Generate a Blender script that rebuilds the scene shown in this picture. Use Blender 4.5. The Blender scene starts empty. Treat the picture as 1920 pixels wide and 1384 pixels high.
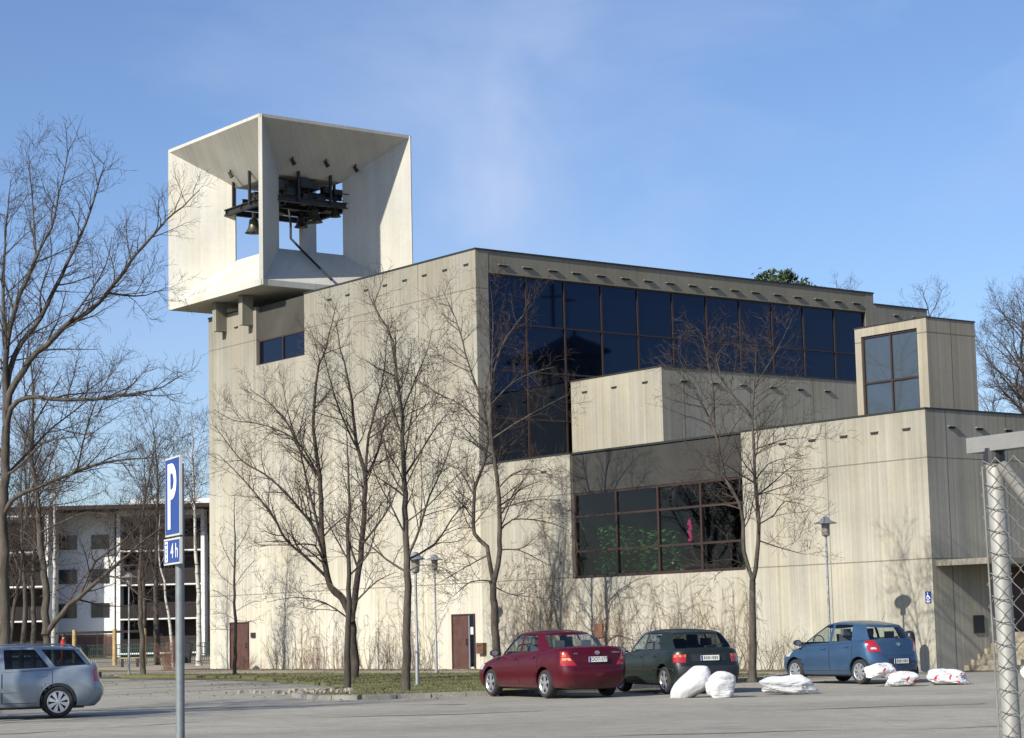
import bpy, bmesh, math, random
import numpy as np
from mathutils import Vector, Matrix, noise as mnoise
from mathutils.bvhtree import BVHTree

rad = math.radians
S = bpy.context.scene
COL = S.collection

# ------------------------------------------------------------------ camera, sky, sun, exposure
YAW, PITCH, ROLL = rad(37.412), rad(7.0397), rad(-1.2990)
CAM = Vector((63.823, -47.180, 1.47))
FW = Vector((-math.cos(YAW), math.sin(YAW), 0))
RT = Vector((math.sin(YAW), math.cos(YAW), 0))
UP = Vector((0, 0, 1))
_f = FW * math.cos(PITCH) + UP * math.sin(PITCH)
_u = UP * math.cos(PITCH) - FW * math.sin(PITCH)
_r = RT * math.cos(ROLL) + _u * math.sin(ROLL)
_u = _u * math.cos(ROLL) - RT * math.sin(ROLL)
cd = bpy.data.cameras.new('camera')
cam = bpy.data.objects.new('camera', cd)
COL.objects.link(cam)
cd.sensor_width = 36
cd.lens = 36 * 3965.2 / 1920
cd.clip_start = .1
cd.clip_end = 4000
cam.matrix_world = Matrix((( _r.x, _u.x, -_f.x, CAM.x), (_r.y, _u.y, -_f.y, CAM.y), (_r.z, _u.z, -_f.z, CAM.z), (0, 0, 0, 1)))
S.camera = cam

SUN_EL, SUN_AZ = rad(31), rad(171.2)          # azimuth clockwise from +Y
SUNDIR = Vector((math.sin(SUN_AZ) * math.cos(SUN_EL), math.cos(SUN_AZ) * math.cos(SUN_EL), math.sin(SUN_EL)))
W = bpy.data.worlds.new("World")
S.world = W
W.use_nodes = True
wn, wl = W.node_tree.nodes, W.node_tree.links
wn.clear()
wo = wn.new('ShaderNodeOutputWorld')
bg = wn.new('ShaderNodeBackground')
sky = wn.new('ShaderNodeTexSky')
sky.sky_type = 'NISHITA'
sky.sun_disc = False
sky.sun_elevation = SUN_EL
sky.sun_rotation = SUN_AZ
sky.air_density = 1.0
sky.dust_density = .5
sky.ozone_density = 3.2
bg.inputs['Strength'].default_value = .07
# thin cirrus: real cloud colour mixed into the sky by direction
tc = wn.new('ShaderNodeTexCoord')
mp = wn.new('ShaderNodeMapping')
mp.inputs['Scale'].default_value = (2.2, 2.2, 3.2)
mp.inputs['Rotation'].default_value = (rad(20), rad(35), rad(10))
n1 = wn.new('ShaderNodeTexNoise')
n1.inputs['Scale'].default_value = 1.7
n1.inputs['Detail'].default_value = 7
n1.inputs['Roughness'].default_value = .55
n1.inputs['Distortion'].default_value = .6
cr = wn.new('ShaderNodeValToRGB')
cr.color_ramp.elements[0].position = .46
cr.color_ramp.elements[0].color = (0, 0, 0, 1)
cr.color_ramp.elements[1].position = .78
cr.color_ramp.elements[1].color = (.42, .42, .42, 1)
mx = wn.new('ShaderNodeMix')
mx.data_type = 'RGBA'
mx.inputs[7].default_value = (6.6, 7.4, 9.6, 1)
wl.new(tc.outputs['Generated'], mp.inputs['Vector'])
wl.new(mp.outputs['Vector'], n1.inputs['Vector'])
wl.new(n1.outputs['Fac'], cr.inputs['Fac'])
# one brighter wisp of cirrus standing over the church
WISPS = ((-.7584, .5997, .2555, 1500, .20), (-.7457, .6062, .2766, 1700, .15), (-.7731, .5942, .222, 2200, .30), (-.7826, .5912, .1953, 2600, .36), (-.7784, .5653, .273, 2000, .15))
wisp = None
for dx, dy, dz, k, amp in WISPS:
    dt = wn.new('ShaderNodeVectorMath'); dt.operation = 'DOT_PRODUCT'
    nm = wn.new('ShaderNodeVectorMath'); nm.operation = 'NORMALIZE'
    wl.new(tc.outputs['Generated'], nm.inputs[0]); wl.new(nm.outputs[0], dt.inputs[0]); dt.inputs[1].default_value = (dx, dy, dz)
    pw_ = wn.new('ShaderNodeMath'); pw_.operation = 'POWER'; pw_.inputs[1].default_value = k
    wl.new(dt.outputs['Value'], pw_.inputs[0])
    ml = wn.new('ShaderNodeMath'); ml.operation = 'MULTIPLY'; ml.inputs[1].default_value = amp
    wl.new(pw_.outputs[0], ml.inputs[0])
    if wisp is None: wisp = ml.outputs[0]
    else:
        ad = wn.new('ShaderNodeMath'); ad.operation = 'ADD'; wl.new(wisp, ad.inputs[0]); wl.new(ml.outputs[0], ad.inputs[1]); wisp = ad.outputs[0]
n2 = wn.new('ShaderNodeTexNoise')
n2.inputs['Scale'].default_value = 9; n2.inputs['Detail'].default_value = 6; n2.inputs['Distortion'].default_value = 1.2
wl.new(tc.outputs['Generated'], n2.inputs['Vector'])
c2 = wn.new('ShaderNodeMapRange'); c2.inputs[1].default_value = .32; c2.inputs[2].default_value = .72
wl.new(n2.outputs['Fac'], c2.inputs[0])
wm_ = wn.new('ShaderNodeMath'); wm_.operation = 'MULTIPLY'; wl.new(wisp, wm_.inputs[0]); wl.new(c2.outputs[0], wm_.inputs[1])
wa = wn.new('ShaderNodeMath'); wa.operation = 'ADD'; wa.use_clamp = True; wl.new(wm_.outputs[0], wa.inputs[0]); wl.new(cr.outputs['Color'], wa.inputs[1])
wl.new(wa.outputs[0], mx.inputs[0])
tint = wn.new('ShaderNodeMix')
tint.data_type = 'RGBA'; tint.blend_type = 'MULTIPLY'
tint.inputs[0].default_value = 1
tint.inputs[7].default_value = (1.20, 1.26, 1.47, 1)
wl.new(sky.outputs['Color'], tint.inputs[6])
wl.new(tint.outputs[2], mx.inputs[6])
wl.new(mx.outputs[2], bg.inputs['Color'])
wl.new(bg.outputs['Background'], wo.inputs['Surface'])

sd = bpy.data.lights.new('sun', 'SUN')
sd.energy = 5
sd.angle = rad(.5)
sd.color = (1, .94, .82)
sun = bpy.data.objects.new('sun', sd)
COL.objects.link(sun)
sun.rotation_euler = SUNDIR.to_track_quat('Z', 'Y').to_euler()
S.view_settings.view_transform = 'Standard'
S.view_settings.look = 'None'
S.view_settings.exposure = .5
S.view_settings.gamma = 1
S.cycles.max_bounces = 6
S.cycles.diffuse_bounces = 1
S.cycles.transparent_max_bounces = 12

# ------------------------------------------------------------------ mesh and object helpers
class MB:
    def __init__(s):
        s.v, s.f, s.m = [], [], []
    def add(s, vs, fs, mi=0):
        o = len(s.v)
        s.v.extend([tuple(p) for p in vs])
        s.f.extend([tuple(i + o for i in f) for f in fs])
        s.m.extend([mi] * len(fs))
        return s
    def box(s, x0, x1, y0, y1, z0, z1, mi=0):
        return s.add([(x0, y0, z0), (x1, y0, z0), (x1, y1, z0), (x0, y1, z0), (x0, y0, z1), (x1, y0, z1), (x1, y1, z1), (x0, y1, z1)],
                     [(0, 3, 2, 1), (4, 5, 6, 7), (0, 1, 5, 4), (1, 2, 6, 5), (2, 3, 7, 6), (3, 0, 4, 7)], mi)
    def hexa(s, p, mi=0):                      # eight points, bottom ring then top ring
        return s.add(p, [(0, 3, 2, 1), (4, 5, 6, 7), (0, 1, 5, 4), (1, 2, 6, 5), (2, 3, 7, 6), (3, 0, 4, 7)], mi)
    def bar(s, a, b, w, h, up=(0, 0, 1), mi=0):
        a, b, up = Vector(a), Vector(b), Vector(up)
        t = (b - a).normalized()
        x = t.cross(up)
        if x.length < 1e-4: x = t.cross(Vector((1, 0, 0)))
        x.normalize(); y = x.cross(t)
        c = [(-w/2, -h/2), (w/2, -h/2), (w/2, h/2), (-w/2, h/2)]
        return s.hexa([a + x*i + y*j for i, j in c] + [b + x*i + y*j for i, j in c], mi)
    def tube(s, pts, rs, n=6, cap=True, mi=0):
        P = np.array([tuple(p) for p in pts], float)
        k = len(P)
        if np.isscalar(rs): rs = [rs] * k
        T = np.empty_like(P)
        T[1:-1] = P[2:] - P[:-2]
        T[0] = P[1] - P[0]; T[-1] = P[-1] - P[-2]
        T /= (np.linalg.norm(T, axis=1, keepdims=True) + 1e-9)
        ref = np.array([0, 0, 1.]) if abs(T[:, 2]).max() < .9 else np.array([.83, .31, .1])
        A = np.cross(T, ref); A /= (np.linalg.norm(A, axis=1, keepdims=True) + 1e-9)
        B = np.cross(T, A)
        an = np.arange(n) * 2 * math.pi / n
        R = np.array(rs)[:, None, None]
        V = P[:, None, :] + R * (A[:, None, :] * np.cos(an)[None, :, None] + B[:, None, :] * np.sin(an)[None, :, None])
        o = len(s.v)
        s.v.extend(map(tuple, V.reshape(-1, 3).tolist()))
        fs = []
        for i in range(k - 1):
            b0 = o + i * n
            for j in range(n):
                j2 = (j + 1) % n
                fs.append((b0 + j, b0 + j2, b0 + n + j2, b0 + n + j))
        if cap:
            fs.append(tuple(o + j for j in range(n)))
            fs.append(tuple(o + (k - 1) * n + n - 1 - j for j in range(n)))
        s.f.extend(fs); s.m.extend([mi] * len(fs))
        return s
    def lathe(s, prof, n=24, axis='z', org=(0, 0, 0), mi=0):   # prof: (radius, height)
        vs, fs = [], []
        for r, h in prof:
            for j in range(n):
                a = 2 * math.pi * j / n
                c, d = r * math.cos(a), r * math.sin(a)
                vs.append((org[0] + c, org[1] + d, org[2] + h) if axis == 'z' else (org[0] + c, org[1] + h, org[2] + d))
        for i in range(len(prof) - 1):
            for j in range(n):
                j2 = (j + 1) % n
                q = (i*n + j, i*n + j2, i*n + n + j2, i*n + n + j)
                fs.append(q if axis == 'z' else q[::-1])
        return s.add(vs, fs, mi)
    def grid(s, rows, close=False, mi=0):
        k, n = len(rows), len(rows[0])
        vs = [p for r in rows for p in r]
        fs = []
        for i in range(k - 1):
            for j in range(n if close else n - 1):
                j2 = (j + 1) % n
                fs.append((i*n + j, i*n + j2, i*n + n + j2, i*n + n + j))
        return s.add(vs, fs, mi)
    def mesh(s, name, mats, smooth=False, sharp=None):
        me = bpy.data.meshes.new(name)
        me.from_pydata(s.v, [], s.f)
        for m in (mats if isinstance(mats, (list, tuple)) else [mats]): me.materials.append(m)
        if any(s.m): me.polygons.foreach_set('material_index', s.m)
        if smooth: me.polygons.foreach_set('use_smooth', [True] * len(me.polygons))
        me.update()
        if sharp: me.set_sharp_from_angle(angle=rad(sharp))
        return me
    def build(s, name, mats, parent=None, smooth=False, sharp=None, fix=False):
        me = s.mesh(name, mats, smooth, sharp)
        if fix:
            bm = bmesh.new(); bm.from_mesh(me)
            bmesh.ops.remove_doubles(bm, verts=bm.verts, dist=1e-5)
            bmesh.ops.recalc_face_normals(bm, faces=bm.faces)
            bm.to_mesh(me); bm.free()
        return obj(name, me, parent)

def obj(name, me, parent=None):
    o = bpy.data.objects.new(name, me)
    COL.objects.link(o)
    if parent: o.parent = parent
    return o

def tag(o, label=None, cat=None, group=None, kind=None):
    if label: o['label'] = label
    if cat: o['category'] = cat
    if group: o['group'] = group
    if kind: o['kind'] = kind
    return o

def thing(name, label, cat, loc=(0, 0, 0), rz=0, group=None):
    o = bpy.data.objects.new(name, None)
    COL.objects.link(o)
    o.location = loc
    o.rotation_euler = (0, 0, rz)
    o.empty_display_size = .3
    return tag(o, label, cat, group)

def kids(o):
    return [c for c in list(COL.objects) if c.parent == o]

def copy_tree(o, parent=None):
    c = o.copy(); COL.objects.link(c)
    if parent: c.parent = parent
    for ch in kids(o): copy_tree(ch, c)
    return c

def text_mesh(txt, size, depth=.001, sx=1):
    cu = bpy.data.curves.new('lettering', 'FONT')
    cu.body = txt; cu.size = size; cu.extrude = depth
    cu.align_x = 'CENTER'; cu.align_y = 'CENTER'
    o = bpy.data.objects.new('lettering', cu); COL.objects.link(o)
    dg = bpy.context.evaluated_depsgraph_get()
    me = bpy.data.meshes.new_from_object(o.evaluated_get(dg))
    bpy.data.objects.remove(o)
    if sx != 1: me.transform(Matrix.Diagonal((sx, 1, 1, 1)))
    return me

def frame_mat(org, xaxis, yaxis):
    x = Vector(xaxis).normalized(); y = Vector(yaxis).normalized(); z = x.cross(y)
    return Matrix(((x.x, y.x, z.x, org[0]), (x.y, y.y, z.y, org[1]), (x.z, y.z, z.z, org[2]), (0, 0, 0, 1)))

# ------------------------------------------------------------------ materials
class N:
    def __init__(s, name):
        s.mat = bpy.data.materials.new(name); s.mat.use_nodes = True
        s.t = s.mat.node_tree; s.n = s.t.nodes; s.l = s.t.links
        s.b = s.n['Principled BSDF']
    def node(s, ty, **kw):
        o = s.n.new(ty)
        for k, v in kw.items(): setattr(o, k, v)
        return o
    def link(s, a, b): s.l.new(a, b)
    def math(s, op, a, b=None, c=None, clamp=False):
        m = s.node('ShaderNodeMath', operation=op, use_clamp=clamp)
        for i, v in enumerate((a, b, c)):
            if v is None: continue
            if isinstance(v, (int, float)): m.inputs[i].default_value = v
            else: s.link(v, m.inputs[i])
        return m.outputs[0]
    def pos(s):
        g = s.node('ShaderNodeNewGeometry')
        x = s.node('ShaderNodeSeparateXYZ'); s.link(g.outputs['Position'], x.inputs[0])
        return g.outputs['Position'], x.outputs[0], x.outputs[1], x.outputs[2]
    def comb(s, x, y, z=0.):
        c = s.node('ShaderNodeCombineXYZ')
        for i, v in enumerate((x, y, z)):
            if isinstance(v, (int, float)): c.inputs[i].default_value = v
            else: s.link(v, c.inputs[i])
        return c.outputs[0]
    def noise(s, vec, scale, detail=3, rough=.5, dist=0):
        t = s.node('ShaderNodeTexNoise')
        t.inputs['Scale'].default_value = scale; t.inputs['Detail'].default_value = detail
        t.inputs['Roughness'].default_value = rough; t.inputs['Distortion'].default_value = dist
        if vec is not None: s.link(vec, t.inputs['Vector'])
        return t.outputs['Fac']
    def ramp(s, fac, stops):
        r = s.node('ShaderNodeValToRGB'); e = r.color_ramp.elements
        while len(e) < len(stops): e.new(.5)
        for i, (p, c) in enumerate(stops):
            e[i].position = p; e[i].color = (c if len(c) == 4 else (*c, 1)) if not isinstance(c, (int, float)) else (c, c, c, 1)
        s.link(fac, r.inputs[0]); return r.outputs[0]
    def mix(s, fac, a, b, mode='MIX'):
        m = s.node('ShaderNodeMix', data_type='RGBA', blend_type=mode)
        for i, v in ((0, fac), (6, a), (7, b)):
            if isinstance(v, (int, float)): m.inputs[i].default_value = v if i == 0 else (v, v, v, 1)
            elif isinstance(v, tuple): m.inputs[i].default_value = (*v, 1) if len(v) == 3 else v
            else: s.link(v, m.inputs[i])
        return m.outputs[2]
    def bump(s, h, strength=.3, dist=.02):
        b = s.node('ShaderNodeBump'); b.inputs['Strength'].default_value = strength; b.inputs['Distance'].default_value = dist
        s.link(h, b.inputs['Height']); s.link(b.outputs[0], s.b.inputs['Normal'])
    def set(s, **kw):
        for k, v in kw.items():
            i = s.b.inputs[k]
            if isinstance(v, tuple): i.default_value = (*v, 1) if len(v) == 3 else v
            elif isinstance(v, (int, float)): i.default_value = v
            else: s.link(v, i)
        return s

def concrete(name, base, zj=(), xj=(), yj=(), bands=(), streak=1., tone=1.):
    m = N(name); P, x, y, z = m.pos()
    c = m.math('ADD', x, m.math('MULTIPLY', y, 1.013))
    fine = m.noise(m.comb(m.math('MULTIPLY', c, 9.), m.math('MULTIPLY', z, .06)), 1, 2, .5)
    board = m.noise(m.comb(m.math('MULTIPLY', c, 2.3), m.math('MULTIPLY', z, .10), 3.), 1, 4, .6)
    run = m.noise(m.comb(m.math('MULTIPLY', c, 1.1), m.math('MULTIPLY', z, .22), 9.), 1, 6, .62, .3)
    big = m.noise(P, .35, 4, .55)
    v = m.math('ADD', m.math('MULTIPLY', m.math('SUBTRACT', fine, .5), 0.7 * streak), m.math('MULTIPLY', m.math('SUBTRACT', board, .5), .26 * streak))
    v = m.math('ADD', v, m.math('MULTIPLY', m.math('SUBTRACT', run, .5), .42 * streak))
    v = m.math('ADD', v, m.math('MULTIPLY', m.math('SUBTRACT', big, .5), .55))
    v = m.math('ADD', v, m.math('MULTIPLY', m.math('SUBTRACT', m.noise(P, 6., 5, .65), .5), .22))
    v = m.math('ADD', v, 1.)
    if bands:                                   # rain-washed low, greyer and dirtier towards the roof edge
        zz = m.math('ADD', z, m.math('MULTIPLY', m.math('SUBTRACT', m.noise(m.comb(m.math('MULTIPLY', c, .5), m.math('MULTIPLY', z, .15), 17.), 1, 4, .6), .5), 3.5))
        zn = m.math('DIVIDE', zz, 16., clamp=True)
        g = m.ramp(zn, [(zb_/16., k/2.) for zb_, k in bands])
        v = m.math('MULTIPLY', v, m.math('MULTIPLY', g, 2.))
    comb = m.node('ShaderNodeCombineColor')
    for i in range(3): m.link(v, comb.inputs[i])
    col = m.mix(1., base, comb.outputs[0], 'MULTIPLY')
    warm = m.ramp(m.noise(m.comb(m.math('MULTIPLY', c, .8), m.math('MULTIPLY', z, .3), 5.), 1, 4), [(.35, (1, 1, 1)), (.7, (1.0, .955, .87))])
    col = m.mix(1., col, warm, 'MULTIPLY')
    j = None
    wob = m.math('MULTIPLY', m.math('SUBTRACT', m.noise(P, 3., 2), .5), .02)
    for src, lst in ((z, zj), (x, xj), (y, yj)):
        for q in lst:
            cm = m.math('COMPARE', m.math('ADD', src, wob), q, .02)
            j = cm if j is None else m.math('MAXIMUM', j, cm)
    if j is not None: col = m.mix(m.math('MULTIPLY', j, .62), col, (.06, .052, .042))
    m.set(**{'Base Color': col, 'Roughness': .88})
    m.bump(m.math('ADD', fine, m.math('MULTIPLY', m.noise(P, 30, 3), .4)), .35, .015)
    return m.mat

def flat(name, col, rough=.6, metal=0., var=.12, scale=8., coat=0., bump=0.):
    m = N(name)
    tcn = m.node('ShaderNodeTexCoord')
    f = m.noise(tcn.outputs['Object'], scale, 4, .6)
    c = m.ramp(f, [(.3, tuple(k * (1 - var) for k in col)), (.7, tuple(min(1, k * (1 + var)) for k in col))])
    m.set(**{'Base Color': c, 'Roughness': rough, 'Metallic': metal, 'Coat Weight': coat})
    if bump: m.bump(m.noise(tcn.outputs['Object'], scale * 4, 4), bump, .01)
    return m.mat

def glass(name, tint, ior=1.55, see=0., rough=.0):
    m = N(name)
    if see == 0:
        m.set(**{'Base Color': tint, 'Roughness': rough + .02, 'IOR': ior, 'Specular Tint': (.38, .56, 1.)})
        tcn = m.node('ShaderNodeTexCoord')
        m.bump(m.noise(tcn.outputs['Object'], .5, 2), .02, .02)
        return m.mat
    tr = m.node('ShaderNodeBsdfTransparent'); tr.inputs[0].default_value = (tint[0], tint[1], tint[2], 1)
    gl = m.node('ShaderNodeBsdfGlossy'); gl.inputs['Roughness'].default_value = .02
    fr = m.node('ShaderNodeFresnel'); g_ = m.node('ShaderNodeNewGeometry')
    m.link(m.math('ADD', m.math('MULTIPLY', g_.outputs['Backfacing'], 1/ior - ior), ior), fr.inputs[0])
    ms = m.node('ShaderNodeMixShader')
    m.link(fr.outputs[0], ms.inputs[0]); m.link(tr.outputs[0], ms.inputs[1]); m.link(gl.outputs[0], ms.inputs[2])
    m.link(ms.outputs[0], m.n['Material Output'].inputs['Surface'])
    return m.mat

def paint(name, col, metal=.35, flake=.1):
    m = N(name)
    tcn = m.node('ShaderNodeTexCoord')
    d = m.noise(tcn.outputs['Object'], 2.2, 5, .6)
    sep = m.node('ShaderNodeSeparateXYZ'); m.link(tcn.outputs['Object'], sep.inputs[0])
    c = m.ramp(d, [(.3, tuple(k * .9 for k in col)), (.7, tuple(min(1, k * 1.1) for k in col))])
    # road dust low on the body
    low = m.math('MULTIPLY', m.ramp(sep.outputs[2], [(.2, .2), (.46, 0.)]), m.ramp(m.noise(tcn.outputs['Object'], 5, 5), [(.3, .4), (.7, 1.)]))
    c = m.mix(low, c, (.17, .15, .125))
    m.set(**{'Base Color': c, 'Roughness': m.math('ADD', m.math('MULTIPLY', low, .5), .3), 'Metallic': metal, 'Coat Weight': .25, 'Coat Roughness': .05, 'Specular IOR Level': .3})
    return m.mat

def bark(name, a, b, scale=6.):
    m = N(name); tcn = m.node('ShaderNodeTexCoord')
    mp_ = m.node('ShaderNodeMapping'); mp_.inputs['Scale'].default_value = (1, 1, .25); m.link(tcn.outputs['Object'], mp_.inputs[0])
    f = m.noise(mp_.outputs[0], scale, 6, .65)
    m.set(**{'Base Color': m.ramp(f, [(.35, a), (.65, b)]), 'Roughness': .9})
    m.bump(m.noise(mp_.outputs[0], scale * 3, 5), .5, .03)
    return m.mat

M = {}
M['asphalt_dark'] = flat('dark asphalt line', (.10, .098, .09), .9, 0, .4, 2)
M['metal_grey'] = flat('galvanised metal', (.27, .285, .30), .5, .5, .12, 20)
M['post_grey'] = flat('weathered post', (.19, .21, .22), .5, .4, .12, 20)
M['metal_dark'] = flat('dark metal', (.035, .034, .036), .55, .4)
M['black'] = flat('black rubber', (.018, .018, .018), .75)
M['plastic_black'] = flat('black plastic', (.02, .02, .022), .4)
M['steel_belfry'] = flat('black painted steel', (.022, .021, .022), .5, .2)
M['bronze'] = flat('weathered bronze', (.10, .095, .075), .45, .7, .25, 4)
M['white_paint'] = flat('white paint', (.8, .8, .78), .5, 0, .04)
M['sign_blue'] = flat('sign blue', (.008, .04, .22), .35, 0, .05)
M['sign_white'] = flat('sign white', (.78, .78, .74), .45, 0, .03)
M['brown_frame'] = flat('dark brown frame', (.030, .016, .013), .5)
M['door_brown'] = flat('brown painted door', (.078, .036, .027), .45, 0, .25, 3)
M['chrome'] = flat('silver wheel', (.62, .62, .64), .3, .85, .05)
M['tail_red'] = flat('red lamp lens', (.30, .006, .01), .12, 0, .15, 30, 1.)
M['tail_orange'] = flat('orange lamp lens', (.7, .16, .02), .15, 0, .1, 30, 1.)
M['lamp_clear'] = flat('clear lamp lens', (.6, .6, .6), .1, .3, .1, 30, 1.)
M['wood_post'] = flat('pale timber', (.36, .26, .12), .8, 0, .3, 5)
M['stone_step'] = flat('step stone', (.27, .235, .175), .85, 0, .2, 6)

# ------------------------------------------------------------------ ground
def asphalt():
    m = N('asphalt'); P, x, y, z = m.pos()
    fine = m.noise(P, 28, 3, .7); mid = m.noise(P, 2.2, 5, .65)
    along = m.math('ADD', m.math('MULTIPLY', x, .61), m.math('MULTIPLY', y, .79)); deep = m.math('SUBTRACT', m.math('MULTIPLY', y, .61), m.math('MULTIPLY', x, .79))
    big = m.noise(m.comb(m.math('MULTIPLY', along, .09), m.math('MULTIPLY', deep, .16)), 1, 5, .65, .4)
    c = m.ramp(m.math('ADD', m.math('MULTIPLY', big, .6), m.math('MULTIPLY', mid, .4)),
               [(.36, (.165, .155, .13)), (.5, (.235, .221, .183)), (.62, (.32, .30, .245))])
    c = m.mix(m.ramp(fine, [(.42, .0), (.75, .55)]), c, (.36, .35, .32))
    c = m.mix(m.ramp(m.noise(P, 17, 2, .5), [(.25, .6), (.42, 0.)]), c, (.12, .115, .105))
    dirt = m.ramp(m.noise(P, .5, 6, .65, .5), [(.58, 0.), (.7, .45)])
    c = m.mix(dirt, c, (.33, .29, .225))
    c = m.mix(m.ramp(m.noise(P, .42, 5, .7, .6), [(.60, 0.), (.70, .5)]), c, (.10, .096, .088))
    m.set(**{'Base Color': c, 'Roughness': .9}); m.bump(fine, .5, .01)
    return m.mat
def soil(name, stops, scale=.6):
    m = N(name); P, x, y, z = m.pos()
    f = m.math('ADD', m.math('MULTIPLY', m.noise(P, scale, 5, .65), .6), m.math('MULTIPLY', m.noise(P, scale * 14, 3, .7), .4))
    m.set(**{'Base Color': m.ramp(f, stops), 'Roughness': .95}); m.bump(m.noise(P, scale * 30, 3), .8, .03)
    return m.mat
M['asphalt'] = asphalt()
M['grass'] = soil('spring lawn', [(.34, (.14, .11, .05)), (.45, (.12, .112, .04)), (.56, (.085, .10, .025)), (.68, (.17, .14, .07))], .9)
M['path'] = soil('gravel path', [(.35, (.17, .15, .125)), (.6, (.26, .235, .195))], .7)
M['sand'] = soil('playground sand', [(.35, (.22, .18, .13)), (.62, (.34, .28, .2))], .5)
M['earth'] = soil('earth', [(.35, (.07, .06, .035)), (.6, (.12, .105, .06))], .3)
M['kerb'] = soil('kerb stone', [(.35, (.17, .16, .145)), (.6, (.29, .27, .24))], 1.2)

def sheet(name, pts, z, m, thick=None):
    b = MB()
    k = len(pts)
    if thick:
        b.add([(p[0], p[1], z) for p in pts] + [(p[0], p[1], z - thick) for p in pts],
              [tuple(range(k))] + [(i, k + i, k + (i + 1) % k, (i + 1) % k) for i in range(k)])
    else:
        b.add([(p[0], p[1], z) for p in pts], [tuple(range(k))])
    o = b.build(name, m)
    me = o.data
    bm = bmesh.new(); bm.from_mesh(me)
    bmesh.ops.recalc_face_normals(bm, faces=bm.faces)
    if not thick and bm.faces and bm.faces[:][0].normal.z < 0: bmesh.ops.reverse_faces(bm, faces=bm.faces)
    bm.to_mesh(me); bm.free()
    return tag(o, kind='structure')
def off(p): return CAM + RT * p[0] + FW * p[1]
sheet('ground', [(-1500, -1500), (1500, -1500), (1500, 1500), (-1500, 1500)], -.02, M['earth'])
sheet('parking_lot', [(-22, -14.5), (-10.5, -10.6), (-1.5, -11), (6, -12), (12, -14), (16.5, -17.5), (20, -20.5), (26, -16.5), (23.2, -7.5), (21, -1.5), (23.4, .8), (60, 1), (90, -30), (90, -80), (10, -80), (-40, -40)], -.012, M['asphalt'])
LAWN = [(-12, -8.9), (-3, -8.6), (5.8, -12.2), (11.5, -14.1), (15.6, -16.0), (18.2, -18.6), (19.6, -20.1), (21.5, -20.9), (23.2, -20.6), (23.9, -19.2), (24.5, -17.7), (23.6, -11.5), (22.4, -7.4), (21.0, -5.1), (19.4, -4.3), (10, -4.3), (0, -5.2), (-8, -6.4), (-12, -7.6)]
def lawn_edge():
    b = MB(); k = len(LAWN)
    ctr = Vector((sum(p[0] for p in LAWN) / k, sum(p[1] for p in LAWN) / k))
    for i in range(4, 14):                      # kerb only where the car park meets the planting
        p, q = Vector(LAWN[i]), Vector(LAWN[(i + 1) % k])
        d = (q - p).normalized(); n = Vector((d.y, -d.x))
        if n.dot((p + q) / 2 - ctr) < 0: n = -n
        L = (q - p).length; c = max(1, round(L / 1.0))
        for j in range(c):
            a, e = p + d * (L * j / c + .01), p + d * (L * (j + 1) / c - .01)
            b.hexa([(a.x, a.y, -.05), (e.x, e.y, -.05), (e.x + n.x*.14, e.y + n.y*.14, -.05), (a.x + n.x*.14, a.y + n.y*.14, -.05),
                    (a.x, a.y, .10), (e.x, e.y, .10), (e.x + n.x*.13, e.y + n.y*.13, .09), (a.x + n.x*.13, a.y + n.y*.13, .09)])
    return tag(b.build('kerb', M['kerb']), kind='structure')
sheet('lawn', LAWN, .07, M['grass'], .12)
lawn_edge()
sheet('footpath', [(-22, -2.2), (-22, -7.4), (-12, -7.2), (-8, -6.0), (0, -4.9), (10, -4.0), (19.4, -4.1), (20.6, -4.9), (21.2, -1.2), (3, -1.1), (-1, -.8), (-20.6, -1.2)], .02, M['path'], .06)
sheet('planting_bed', [(-20.6, -1.2), (-1, -.8), (3, -1.1), (21.2, -1.2), (21.2, .05), (-20.6, .05)], .045, M['earth'], .08)
sheet('verge', [(-45, 5), (-20.8, -1.5), (-22, -7.2), (-12, -8), (-11.5, -10.2), (-22, -14), (-60, -14)], -.004, M['grass'])
sheet('sand_pit', [(-75, 30), (-30, 14), (-24, -1), (-50, 1), (-95, 14)], .002, M['sand'])
def ribbon(name, pts, w, z, m, seed):
    rng = random.Random(seed); b = MB(); rows = []
    P = [Vector(p) for p in pts]
    out = []
    for p, q in zip(P, P[1:]):
        k = max(2, int((q - p).length / .25))
        for i in range(k): out.append(p.lerp(q, i / k))
    out.append(P[-1])
    n = (P[-1] - P[0]).normalized(); n = Vector((-n.y, n.x))
    ph = [rng.uniform(0, 6) for _ in range(4)]
    for i, p in enumerate(out):
        o_ = .22 * math.sin(i * .21 + ph[0]) + .12 * math.sin(i * .57 + ph[1]) + rng.uniform(-.04, .04)
        ww = w * max(.04, .35 + .65 * math.sin(i * .27 + ph[2]) * math.sin(i * .11 + ph[3]))
        rows.append([(p.x + n.x * (o_ - ww), p.y + n.y * (o_ - ww), z), (p.x + n.x * (o_ + ww), p.y + n.y * (o_ + ww), z)])
    b.grid(rows)
    return tag(b.build(name, m), kind='structure')
ribbon('asphalt_dark_line', [(29.5, -35.5), (31.1, -32.6), (30.4, -28.1), (33, -23)], .13, -.007, M['asphalt_dark'], 3)  # thin wavering dark lines laid over the asphalt
ribbon('asphalt_dark_line', [(22.6, -26.8), (24.5, -24.3), (28.5, -21.5)], .16, -.007, M['asphalt_dark'], 5)
ribbon('asphalt_dark_line', [(36.5, -22.5), (37.2, -20.5), (38.5, -17.5)], .14, -.007, M['asphalt_dark'], 8)
ribbon('asphalt_dark_line', [(39, -33), (42, -27), (45, -22)], .07, -.007, M['asphalt_dark'], 9)

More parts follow.
